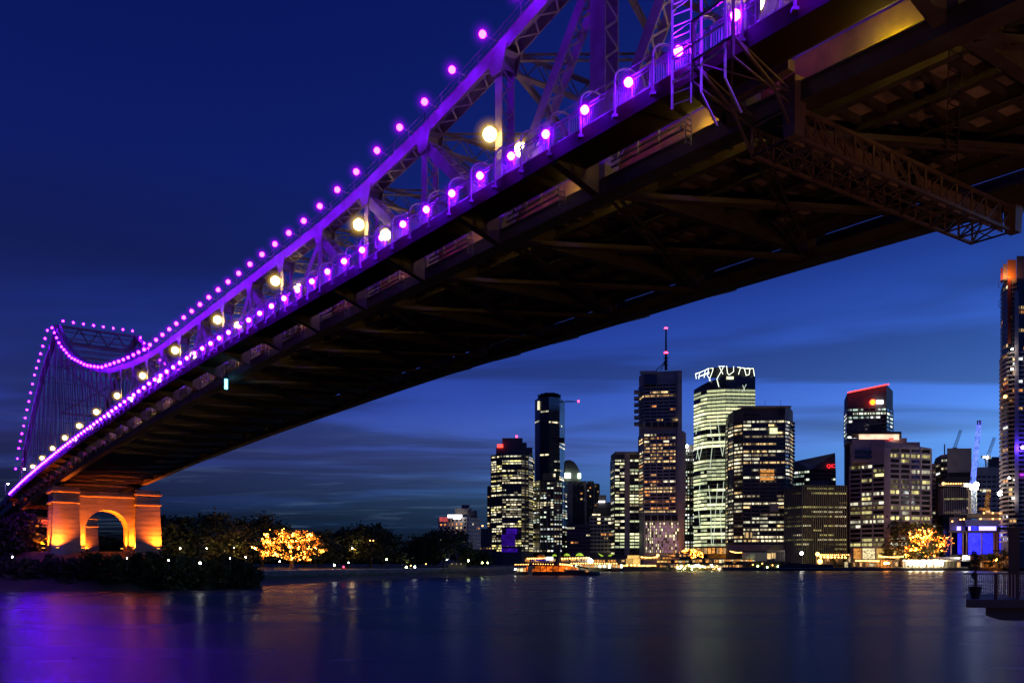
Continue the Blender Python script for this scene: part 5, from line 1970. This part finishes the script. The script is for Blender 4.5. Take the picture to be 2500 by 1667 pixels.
for i, (px, y, w_) in enumerate(((1354, 1357, 13), (1384, 1356, 16), (1415, 1356, 20))):
    u = thing('shade_umbrella', 'lime lit garden umbrella, %s of the three above the promenade' % ('left' if i == 0 else 'middle' if i == 1 else 'right and dimmest'), 'umbrella', tuple(at(px, 706, y)), 'lime umbrellas')
    mb = MB()
    c = at(px, 706, y)
    rr_ = w_ / 2 / F * 706
    n = 10
    ring = [c + Vector((rr_ * math.cos(2 * math.pi * k / n), rr_ * math.sin(2 * math.pi * k / n), 0)) for k in range(n)]
    ring2 = [c + Vector((.6 * rr_ * math.cos(2 * math.pi * k / n), .6 * rr_ * math.sin(2 * math.pi * k / n), rr_ * .5)) for k in range(n)]
    top = c + Vector((0, 0, rr_ * .75))
    for k in range(n):
        mb.quad(ring[k], ring[(k + 1) % n], ring2[(k + 1) % n], ring2[k])
        mb.quad(ring2[k], ring2[(k + 1) % n], top, top)
    mb.build('canopy', M['green_sail'], u)
    mb = MB()
    mb.bar(c + Vector((0, 0, -4)), top, .2)
    mb.build('pole', M['galv'], u)
for i, (px, fl) in enumerate(((1467, 1), (1492, -1))):
    u = thing('shade_sail', 'lime lit %s shade sail on poles in front of the striped slab' % ('left hand drooping' if i == 0 else 'right hand rising'), 'shade sail', tuple(at(px, 760, 1356)), 'lime shade sails')
    mb = MB()
    a, b_, c = at(px - 7 * fl, 760, 1350), at(px + 7 * fl, 760, 1357), at(px + 1 * fl, 758, 1358)
    mb.quad(a, b_, b_ + Vector((0, 3, .4)), a + Vector((0, 3, .4)))
    mb.quad(a, c, b_, b_)
    mb.build('sail', M['green_sail'], u)
    mb = MB()
    mb.bar(at(px, 761, 1357), at(px, 761, 1372), .25)
    mb.build('pole', M['galv'], u)
r_ = pavilion('low mint lit shopfront row at water level right of the boat', 1392, 1520, 1374, 1388, 716, [E_SHOPW, E_MINT, E_SHOP, E_SHOPW], 22, gfrac=.85)
string_lights(r_, 1395, 1505, 1374.5, 1375, 20, 712, .5, E_WARMBULB)
r_ = pavilion('dim upper restaurant level with red and amber strips behind the mint row', 1450, 1525, 1363, 1374, 742, [WARM[2], WARM[1], E_SHOP], 11, dead=.3)
cb_ = thing('lantern_pavilion', 'glowing golden cube pavilion on the promenade below the concrete strip', 'pavilion', tuple(at(1545, 778, 1381)))
boxpart(cb_, 'lower_panel', 1528, 1545, 1363, 1381, 778, 7, E_CUBE)
boxpart(cb_, 'lower_panel', 1545.6, 1563, 1363, 1381, 778, 7, E_CUBE)
boxpart(cb_, 'upper_panel', 1532, 1561, 1355, 1362.6, 780, 5, E_CUBE)
for px in (1531, 1541, 1550, 1560):
    beacon(cb_, px, 1379, 776, .8, E_WARMBULB, 'foot_lamp')
r_ = pavilion('restaurant terrace with red string lights right of the golden cube', 1565, 1640, 1357, 1366, 800, [WARM[2], WARM[1], E_SHOP], 10, dead=.3)
string_lights(r_, 1566, 1604, 1359, 1359, 12, 797, .5, E_WARMBULB, 1.5)
beacon(r_, 1606, 1355, 796, 1.3, E_WARMBULB, 'globe_lamp')
r_ = pavilion('gold lit arcade on two levels below the small burning tree', 1603, 1682, 1365, 1375, 794, [E_SHOP, E_SHOPW, E_CUBE], 9, dead=.1)
r_ = pavilion('low quay shops with a line of warm lamps beneath the golden cube', 1520, 1650, 1377, 1386, 788, [WARM[1], E_SHOP, WARM[0]], 20, dead=.35)
string_lights(r_, 1522, 1600, 1380, 1380, 22, 784, .5, E_WARMBULB)
r_ = pavilion('orange lit low wall block beside the small burning tree', 1632, 1684, 1350, 1360, 812, [WARM[2], WARM[2], WARM[1]], 6, roof='cream')
r_ = pavilion('dazzling market hall at the quay full of white and gold lamps', 1650, 1764, 1377, 1390, 787, [E_SHOPW, E_SHOPW, E_SHOP, E_MINT], 22, gfrac=.9, dead=.05)
for k in range(46):
    beacon(r_, U(1653, 1762), U(1377, 1390), 784.5, U(.3, .6), random.choice((E_WARMBULB, E_WARMBULB, E_WARMBULB, E_TERMINAL, E_LIMELAMP)), 'market_lamp')
r_ = pavilion('warm arcade with a sweeping string of lamps before the curved office', 1690, 1812, 1362, 1375, 796, [E_SHOP, E_SHOPW, WARM[1]], 15, dead=.35)
string_lights(r_, 1783, 1810, 1345, 1348, 9, 800, .55, E_WARMBULB, 1.5)
r_ = pavilion('grey podium block with a green wash of light between the arcades', 1812, 1872, 1346, 1371, 806, [E_SHOP], 2, roof='concrete_dark', dead=1.1, cat='building')
boxpart(r_, 'front_wall', 1813, 1845, 1348, 1370, 803, 2, 'concrete')
boxpart(r_, 'front_wall', 1846, 1871, 1348, 1369, 804, 2, 'concrete')
beacon(r_, 1835, 1369, 801, .5, E_LIMELAMP, 'wall_lamp')
r_ = pavilion('cream podium with a row of warm shop windows right of the green washed wall', 1872, 1916, 1342, 1369, 808, [WARM[0], E_SHOP], 4, roof='cream', dead=.2, cat='building')
r_ = pavilion('warm lit row of bars at water level below the curved office', 1768, 1842, 1363, 1371, 790, [E_SHOP, E_SHOPW], 13, dead=.05)
r_ = pavilion('pinkish lit row of bars right on the quay edge', 1766, 1812, 1376, 1386, 788, [WARM[0], E_SHOP], 12, dead=.1)
for i, (px, y) in enumerate(((1834, 1376), (1846, 1379), (1857, 1373), (1869, 1382), (1882, 1377), (1895, 1380))):
    tree('planter_shrub', 'small garden bush with a lamp on the quay, number %s from the dazzling market' % ('one', 'two', 'three', 'four', 'five', 'six')[i], px, 789, 3.3, y - 5, 17, 'garden bushes on the quay', 14, 16, .7, seed=200 + i, dome=.8)
    post_lamp('little quay garden lamp beside bush %s' % ('one', 'two', 'three', 'four', 'five', 'six')[i], px + 4, y + 2, 786, 3.3, (E_WARMBULB, E_LIMELAMP)[i % 2], .6, name='garden_lamp', group='quay garden lamps')
bg_ = thing('covered_barge', 'long dark covered barge with a sloping roof moored at the wharf', 'barge', tuple(at(1955, 783, 1392)))
mb = MB()
a, q, r2, r3 = at(1898, 781, 1392), at(2035, 781, 1392), at(2035, 781, 1379), at(1925, 781, 1373)
r4 = at(1898, 781, 1384)
k0 = 0
ps = [a, q, r2, r3, r4]
mb.v += [tuple(p) for p in ps] + [tuple(p * 1.003 + Vector((0, 0, 0))) for p in ps]
mb.f += [(0, 1, 2, 3, 4), (9, 8, 7, 6, 5)] + [(e, (e + 1) % 5, 5 + (e + 1) % 5, 5 + e) for e in range(5)]
mb.m += [0] * 7
mb.build('hull', M['hull'], bg_)
boxpart(bg_, 'rub_rail', 1898, 2035, 1386, 1387, 780.3, .6, 'galv')
r_ = pavilion('open air bar with two rows of round warm lamps beside the granite tower', 1994, 2078, 1350, 1376, 800, [WARM[1], WARM[2]], 8, dead=.5, gfrac=.5)
string_lights(r_, 1997, 2072, 1354, 1354, 16, 796, .55, E_WARMBULB)
string_lights(r_, 2004, 2064, 1359, 1360, 8, 795, 1.1, E_WARMBULB)
beacon(r_, 1996, 1352, 794, 1.9, E_WARMBULB, 'big_lamp')
beacon(r_, 2002, 1370, 794, 2.3, E_WARMBULB, 'big_lamp')
boxpart(r_, 'lit_column', 2072, 2076, 1360, 1372, 795, 1, E_SHOPW)
r_ = pavilion('red lit beer garden strung with lamps at the foot of the granite tower', 2082, 2200, 1366, 1386, 796, [WARM[2], WARM[1], WARM[1]], 15, dead=.35, gfrac=.55)
string_lights(r_, 2090, 2145, 1368, 1369, 14, 792, .75, E_WARMBULB)
string_lights(r_, 2146, 2205, 1357, 1358, 20, 792, .6, E_WARMBULB, 2)
string_lights(r_, 2160, 2170, 1374, 1374, 3, 791, 1.0, E_ORANGE)
boxpart(r_, 'white_board', 2122, 2135, 1375, 1382, 791, .5, E_SHOPW)
boxpart(r_, 'leaning_lamp', 2062, 2070, 1371, 1384, 791, 1, E_SHOPW)
r_ = pavilion('white roofed ferry terminal with six brilliant lamps in a row', 2205, 2345, 1366, 1387, 790, [WARM[1], WARM[1], PALE[2]], 16, roof='white', dead=.5)
for px in (2223, 2239, 2255, 2271, 2286, 2298):
    beacon(r_, px, 1375, 786, 1.75, E_TERMINAL, 'round_lamp')
boxpart(r_, 'upper_roof', 2238, 2345, 1359, 1364, 800, 9, 'white')
r_ = pavilion('small white lit kiosk right of the ferry terminal', 2350, 2368, 1354, 1369, 798, [E_SHOPW, E_SIGNW], 3, dead=0)
beacon(r_, 2357, 1360, 794, 1.6, E_WHITE, 'lamp')
r_ = pavilion('dark quay shelter with amber spots left of the dark post', 2370, 2462, 1368, 1388, 792, [WARM[2], WARM[1]], 9, dead=.5, gfrac=.4)
r_ = pavilion('warm lit bar at the right edge of the photo beside the dark post', 2486, 2540, 1355, 1388, 792, [E_SHOP, E_SHOPW, WARM[2]], 6, dead=.1)
post_lamp('bright white lamp on the quay before the finned block', 1957, 1350, 796, 3.4, E_WHITE, 1.3, name='quay_lamp', group=None)
post_lamp('big orange street lamp on the quay under the dark tree', 2430, 1364, 784, 3.4, E_ORANGE, 1.7, name='quay_lamp', group=None)
post_lamp('orange street lamp beside the blue panels, left of the dark post', 2464, 1312, 790, 3.4, E_ORANGE, 1.0, name='quay_lamp', group=None)

# ------------------------------------------------------------------ building site, cranes
st = thing('building_site', 'half built block with blue lit hoarding panels and a white glowing upper floor', 'building site', tuple(at(2390, 815, 1366)))
boxpart(st, 'hoarding', 2318, 2460, 1353, 1370, 812, 4, 'concrete_dark')
for px0, px1 in ((2338, 2348), (2364, 2395), (2399, 2424), (2440, 2450)):
    boxpart(st, 'blue_panel', px0, px1, 1301, 1352, 818, 2, E_BLUE)
for px in (2322, 2351, 2360, 2396.5, 2427, 2434, 2454):
    boxpart(st, 'column', px - 1.6, px + 1.6, 1298, 1353, 815, 3, 'concrete')
boxpart(st, 'brown_panel', 2428, 2439, 1300, 1345, 818, 2, 'red_paint')
boxpart(st, 'slab', 2316, 2462, 1294.5, 1299, 813, 16, 'concrete_dark')
for px0, px1 in ((2336, 2346), (2364, 2370), (2372, 2386), (2390, 2432)):
    boxpart(st, 'glowing_bay', px0, px1, 1284.5, 1294, 817, 2, E_BLUEW if px0 != 2372 else E_BLUE)
boxpart(st, 'upper_wall', 2356, 2447, 1268, 1284, 814, 14, 'blue_wall')
boxpart(st, 'upper_slab', 2390, 2448, 1264, 1269, 813, 15, 'granite')
boxpart(st, 'top_wall', 2360, 2447, 1253, 1264, 814, 14, 'concrete_dark')
boxpart(st, 'top_slab', 2400, 2448, 1250, 1254, 813, 15, 'granite')
for px, y in ((2394, 1266), (2424, 1266), (2441, 1266), (2402, 1252), (2424, 1252), (2441, 1252), (2325, 1272), (2345, 1268), (2353, 1267)):
    beacon(st, px, y, 811, .7, E_WARMBULB, 'site_lamp')
boxpart(st, 'lift_core', 2318, 2356, 1262, 1295, 822, 10, 'concrete_dark')
for k in range(6):
    boxpart(st, 'prop', 2331 + 5 * k, 2331.8 + 5 * k, 1243, 1262, 824, .6, 'white')


def lattice(mb, p0, p1, w0, w1, n, th):
    p0, p1 = Vector(p0), Vector(p1)
    d = (p1 - p0).normalized()
    a = Vector((0, 1, 0))
    s_ = d.cross(a).normalized()
    cn = [(1, 1), (1, -1), (-1, -1), (-1, 1)]

    def P(f, i):
        w_ = (w0 + (w1 - w0) * f) / 2
        return p0.lerp(p1, f) + s_ * w_ * cn[i % 4][0] + a * w_ * cn[i % 4][1]
    for i in range(4):
        mb.bar(P(0, i), P(1, i), th)
        for k in range(n):
            f0, f1 = k / n, (k + 1) / n
            mb.bar(P(f0, i), P(f1, i + 1), th * .6)
            mb.bar(P(f0, i), P(f0, i + 1), th * .6)


def crane(label, px, ybase, ymast, jx, jy, d, mw, jw, mmat, jmat, n=10, cab=True, group=None):
    root = thing('tower_crane', label, 'crane', tuple(at(px, d, ybase)), group)
    mb = MB()
    lattice(mb, at(px, d, ybase), at(px, d, ymast), mw, mw, max(3, n // 2), mw * .16)
    mb.build('mast', mmat, root)
    mb = MB()
    lattice(mb, at(px, d, ymast), at(jx, d, jy), jw, jw * .8, int(n * 1.6), jw * .085)
    mb.build('jib', jmat, root)
    if cab:
        p = at(px, d, ymast)
        mb = MB()
        mb.box(p.x - mw * .9, p.x + mw * .9, p.y - mw * .6, p.y + mw * .6, p.z - mw * .8, p.z + mw * .4)
        mb.box(p.x - mw * 2.0, p.x - mw * .95, p.y - mw * .5, p.y + mw * .5, p.z - mw * .2, p.z + mw * .5)
        mb.build('cab', mmat, root)
    return root


r_ = crane('white tower crane with a tall jib lit electric blue', 2374, 1252, 1186, 2391, 1028, 805, 4.6, 3.2, M['white'], E_BLUECR, 12)
boxpart(r_, 'jib_head', 2385, 2396, 1026, 1036, 804, 3, 'black')
r_ = crane('short yellow orange crane on the building site', 2408, 1250, 1243, 2414, 1194, 812, 3.0, 3.0, M['orange_paint'], M['orange_paint'], 5)
boxpart(r_, 'work_lamp', 2402, 2417, 1246, 1250, 810, 1, WARM[0])
crane('distant grey crane jib above the plain grey tower', 2331, 1096, 1092, 2346, 1049, 960, 3.0, 2.4, M['galv'], M['galv'], 6, False)
r_ = crane('distant small crane with a lit cab between the blue jib and the right hand tower', 2411, 1140, 1116, 2428, 1067, 940, 3.2, 2.4, M['galv'], M['galv'], 6)
beacon(r_, 2410, 1116, 936, 1.2, E_WHITE, 'cab_lamp')
mb = MB()
p = at(2306, 905, 1110)
ae = thing('roof_aerial', 'thin pale aerial on the roof left of the plain grey tower', 'aerial', tuple(p))
mb.bar(p, at(2306, 905, 1084), .9)
mb.build('mast', M['galv'], ae)

# ------------------------------------------------------------------ paddle boat and landing stage
D = 478
bt = thing('paddle_boat', 'excursion boat with five glowing orange awning panels and a tall dark mast', 'boat', tuple(at(1380, D, 1402)))
zw = 0.0


def bx(px, y, dy=0):
    return at(px, D + dy, y)


mb = MB()
L0, L1 = bx(1300, 1404).x, bx(1466, 1404).x
zt = zat(1395, D)
prof = [(L0, 0), (L0, 7), (bx(1440, 1400).x, 7), (L1, 3.5), (bx(1440, 1400).x, 0)]
mb.prism([(x, D + y) for x, y in prof], -.4, zt)
mb.prism([(bx(1382, 0).x, D - .02), (bx(1382, 0).x, D + 7.02), (bx(1426, 0).x, D + 6.5), (bx(1428, 0).x, D + .5)], zt, zat(1391, D))
mb.build('hull', M['hull'], bt)
for k in range(5):
    x0, x1 = 1306.5 + 14.6 * k, 1320 + 14.6 * k
    mb = MB()
    a, q, r2, r3 = bx(x0 - 2, 1394.6), bx(x1 - 1, 1394.6), bx(x1 + .5, 1381), bx(x0, 1381)
    mb.hexa([a, q, q + Vector((0, 5, 0)), a + Vector((0, 5, 0)), r3 + Vector((0, 1.2, 0)), r2 + Vector((0, 1.2, 0)), r2 + Vector((0, 5, 0)), r3 + Vector((0, 5, 0))])
    o = mb.build('awning_panel', E_TENT, bt)
    mb = MB()
    hub = a.lerp(r3, .25) if k % 2 else q.lerp(r2, .25)
    oth = (q, r2, r3) if k % 2 else (a, r3, r2)
    for j in range(5):
        tgt = oth[0].lerp(oth[1], j / 4)
        mb.bar(hub + Vector((0, -.15, 0)), tgt + Vector((0, -.1, 0)), .09)
    for e0, e1 in ((a, r3), (q, r2), (a, q), (r3, r2)):
        mb.bar(e0 + Vector((0, -.15, 0)), e1 + Vector((0, .5, 0)), .2)
    mb.build('awning_frame', M['black'], bt)
boxpart(bt, 'stern_panel', 1299, 1305, 1388, 1395, D, 4, E_TENT)
boxpart(bt, 'upper_deck', 1300, 1384, 1378.6, 1381, D - .4, 7, 'red_paint')
for k in range(15):
    boxpart(bt, 'deck_rail_post', 1302 + 5.6 * k, 1302.5 + 5.6 * k, 1374, 1378.6, D - .2, .12, 'black')
boxpart(bt, 'deck_rail', 1300, 1384, 1373.6, 1374.2, D - .25, .1, 'black')
mb = MB()
p = [bx(1366, 1379), bx(1398, 1379), bx(1410, 1388), bx(1366, 1388)]
mb.hexa([p[3], p[2], p[2] + Vector((0, 6, 0)), p[3] + Vector((0, 6, 0)), bx(1366, 1377.5), bx(1390, 1377.5), bx(1390, 1377.5, 6), bx(1366, 1377.5, 6)])
mb.build('foredeck_awning', E_TENT, bt)
for k in range(6):
    beacon(bt, 1368 + 5.4 * k, 1376.5 + .5 * k, D - 1, .45, E_WARMBULB, 'deck_lamp')
for k in range(5):
    boxpart(bt, 'saloon_window', 1381 + 6.6 * k, 1385.6 + 6.6 * k, 1384.5, 1390, D - .3, .2, (WARM[2], E_TENT)[k % 2])
mb = MB()
mb.tube([bx(1359, 1381, 3), bx(1361, 1373, 3), bx(1364, 1355, 3), bx(1366.5, 1318, 3)], [2.4, 1.5, 1.0, .25], 8)
mb.build('mast', M['black'], bt)
boxpart(bt, 'bow_lamp', 1428, 1436, 1392, 1396, D - .2, .5, WARM[2])
mb = MB()
mb.bar(bx(1398, 1379, 2), bx(1437, 1387, 2), .7)
mb.build('bowsprit', M['black'], bt)
string_lights(bt, 1302, 1350, 1376, 1377, 9, D - .6, .22, E_WARMBULB, name='rail_lamp')
dn = thing('dinghy', 'low dark dinghy moored ahead of the orange boat', 'boat', tuple(bx(1452, 1403)))
mb = MB()
mb.prism([(bx(1440, 0).x, D - 4), (bx(1440, 0).x, D - 2), (bx(1458, 0).x, D - 2), (bx(1464, 0).x, D - 3), (bx(1458, 0).x, D - 4)], -.2, zat(1398.5, D))
mb.build('hull', M['hull'], dn)
boxpart(dn, 'outboard', 1440, 1442, 1396.5, 1400, D - 3.6, .6, 'black')
kd = thing('landing_stage', 'small floating landing stage with white lit cabin left of the orange boat', 'pontoon', tuple(at(1275, D, 1402)))
boxpart(kd, 'float', 1256, 1290, 1395, 1402, D, 7, 'hull')
boxpart(kd, 'roof', 1254, 1291, 1379, 1381, D - .4, 7, 'red_paint')
for px0, px1, e_ in ((1262, 1268, E_SHOPW), (1269, 1277, E_SHOPW), (1278, 1284, E_SHOP)):
    boxpart(kd, 'lit_cabin_pane', px0, px1, 1386, 1394.5, D + 2, .3, e_)
boxpart(kd, 'lit_post', 1286, 1288.5, 1382, 1395, D, .5, E_TENT)
string_lights(kd, 1258, 1290, 1377.5, 1377, 9, D - .4, .25, E_WARMBULB, name='roof_lamp')
beacon(kd, 1258, 1388.5, D - .6, .45, E_WHITE, 'lamp')

# ------------------------------------------------------------------ balcony over the water, close by on the right
BD = 33.0
bz = zat(1463, BD)
bx0 = at(2358, BD).x
bc = thing('balcony', 'dark concrete viewing balcony over the water at the right edge, with a thin barred railing', 'balcony', (bx0 + 4, BD + 3, bz))
mb = MB()
q = (BD + 6) / BD
mb.hexa([(x * k, y, z) for z in (zat(1483, BD), bz) for x, y, k in ((bx0, BD, 1), (bx0 + 16, BD, 1), (bx0 + 16, BD + 6, q), (bx0, BD + 6, q))])
mb.build('slab', M['concrete_dark'], bc)
mb = MB()
x2, x3 = at(2406, BD).x, at(2446, BD).x
zA, zB, zC = zat(1484, BD), zat(1503, BD), zat(1516, BD)
pl = [(x2, zA), (x2, zB), (x3, zC), (bx0 + 16, zC), (bx0 + 16, zA)]
mb.v += [(x * (BD + .4) / BD, BD + .4, z) for x, z in pl] + [(x * (BD + 5) / BD, BD + 5, z) for x, z in pl]
mb.f += [(0, 1, 2, 3, 4), (9, 8, 7, 6, 5)] + [(e, (e + 1) % 5, 5 + (e + 1) % 5, 5 + e) for e in range(5)]
mb.m += [0] * 7
mb.build('haunch', M['concrete_dark'], bc)
zr = zat(1400, BD + 5.7)
k = 0
px = 2354.0
while px < 2520:
    p = at(px, BD + 5.7)
    mb = MB()
    mb.bar((p.x, BD + 5.7, zat(1456, BD + 5.7)), (p.x, BD + 5.7, zr), .022)
    mb.build('railing_bar', M['black'], bc)
    px += 5.3
mb = MB()
for y in (1400, 1456):
    a, q = at(2352, BD + 5.7, y), at(2560, BD + 5.7, y)
    mb.bar(a, q, .05)
mb.build('railing_rail', M['black'], bc)
for px in (2431, 2484, 2526):
    mb = MB()
    p = at(px, BD + .3)
    mb.bar((p.x, BD + .3, bz), (p.x, BD + .3, zat(1398, BD)), .09)
    mb.build('railing_post', M['black'], bc)
px = 2436.0
while px < 2524:
    p = at(px, BD + .3)
    mb = MB()
    mb.bar((p.x, BD + .3, bz + .06), (p.x, BD + .3, zat(1401, BD)), .025)
    mb.build('railing_bar', M['galv'], bc)
    px += 8.4
mb = MB()
mb.bar(at(2430, BD + .3, 1399.5), at(2560, BD + .3, 1399.5), .06)
mb.build('railing_rail', M['black'], bc)
pt_ = thing('plant_pot', 'dark tapered plant pot holding a thin upright shrub at the corner of the balcony', 'plant pot', tuple(at(2381, BD + 1.2, 1463)))
p = at(2381, BD + 1.2)
mb = MB()
mb.tube([(p.x, p.y, bz), (p.x, p.y, bz + .18), (p.x, p.y, bz + .46), (p.x, p.y, bz + .47)], [.15, .19, .255, .20], 14)
mb.build('pot', M['black'], pt_)
mb = MB()
mb.tube([(p.x, p.y, bz + .4), (p.x + .01, p.y, bz + 1.0), (p.x - .02, p.y, bz + 1.75)], [.06, .045, .02], 6)
mb.build('stem', M['bark'], pt_)
cm = crown_mesh(.16, .16, .55, 16, 14, .07, None, .9, 5, .5)
o = bpy.data.objects.new('foliage', cm.mesh('foliage', [M['leaf'], M['leaf']]))
COL.objects.link(o)
o.parent = pt_
o.location = (0, 0, 1.32)
pg = thing('pergola', 'black pergola post with a flat beam standing on the balcony at the right edge', 'pergola', tuple(at(2477, BD + 2.5, 1463)))
p0, p1 = at(2465, BD + 2.5), at(2489, BD + 2.5)
mb = MB()
mb.box(p0.x, p1.x, BD + 2.5, BD + 2.6, bz, zat(1293, BD + 2.5))
mb.build('post', M['black'], pg)
mb = MB()
mb.box(at(2440, BD + 2.5).x, at(2600, BD + 2.5).x, BD + 2.45, BD + 2.65, zat(1293, BD + 2.5), zat(1286, BD + 2.5))
mb.build('beam', M['black'], pg)
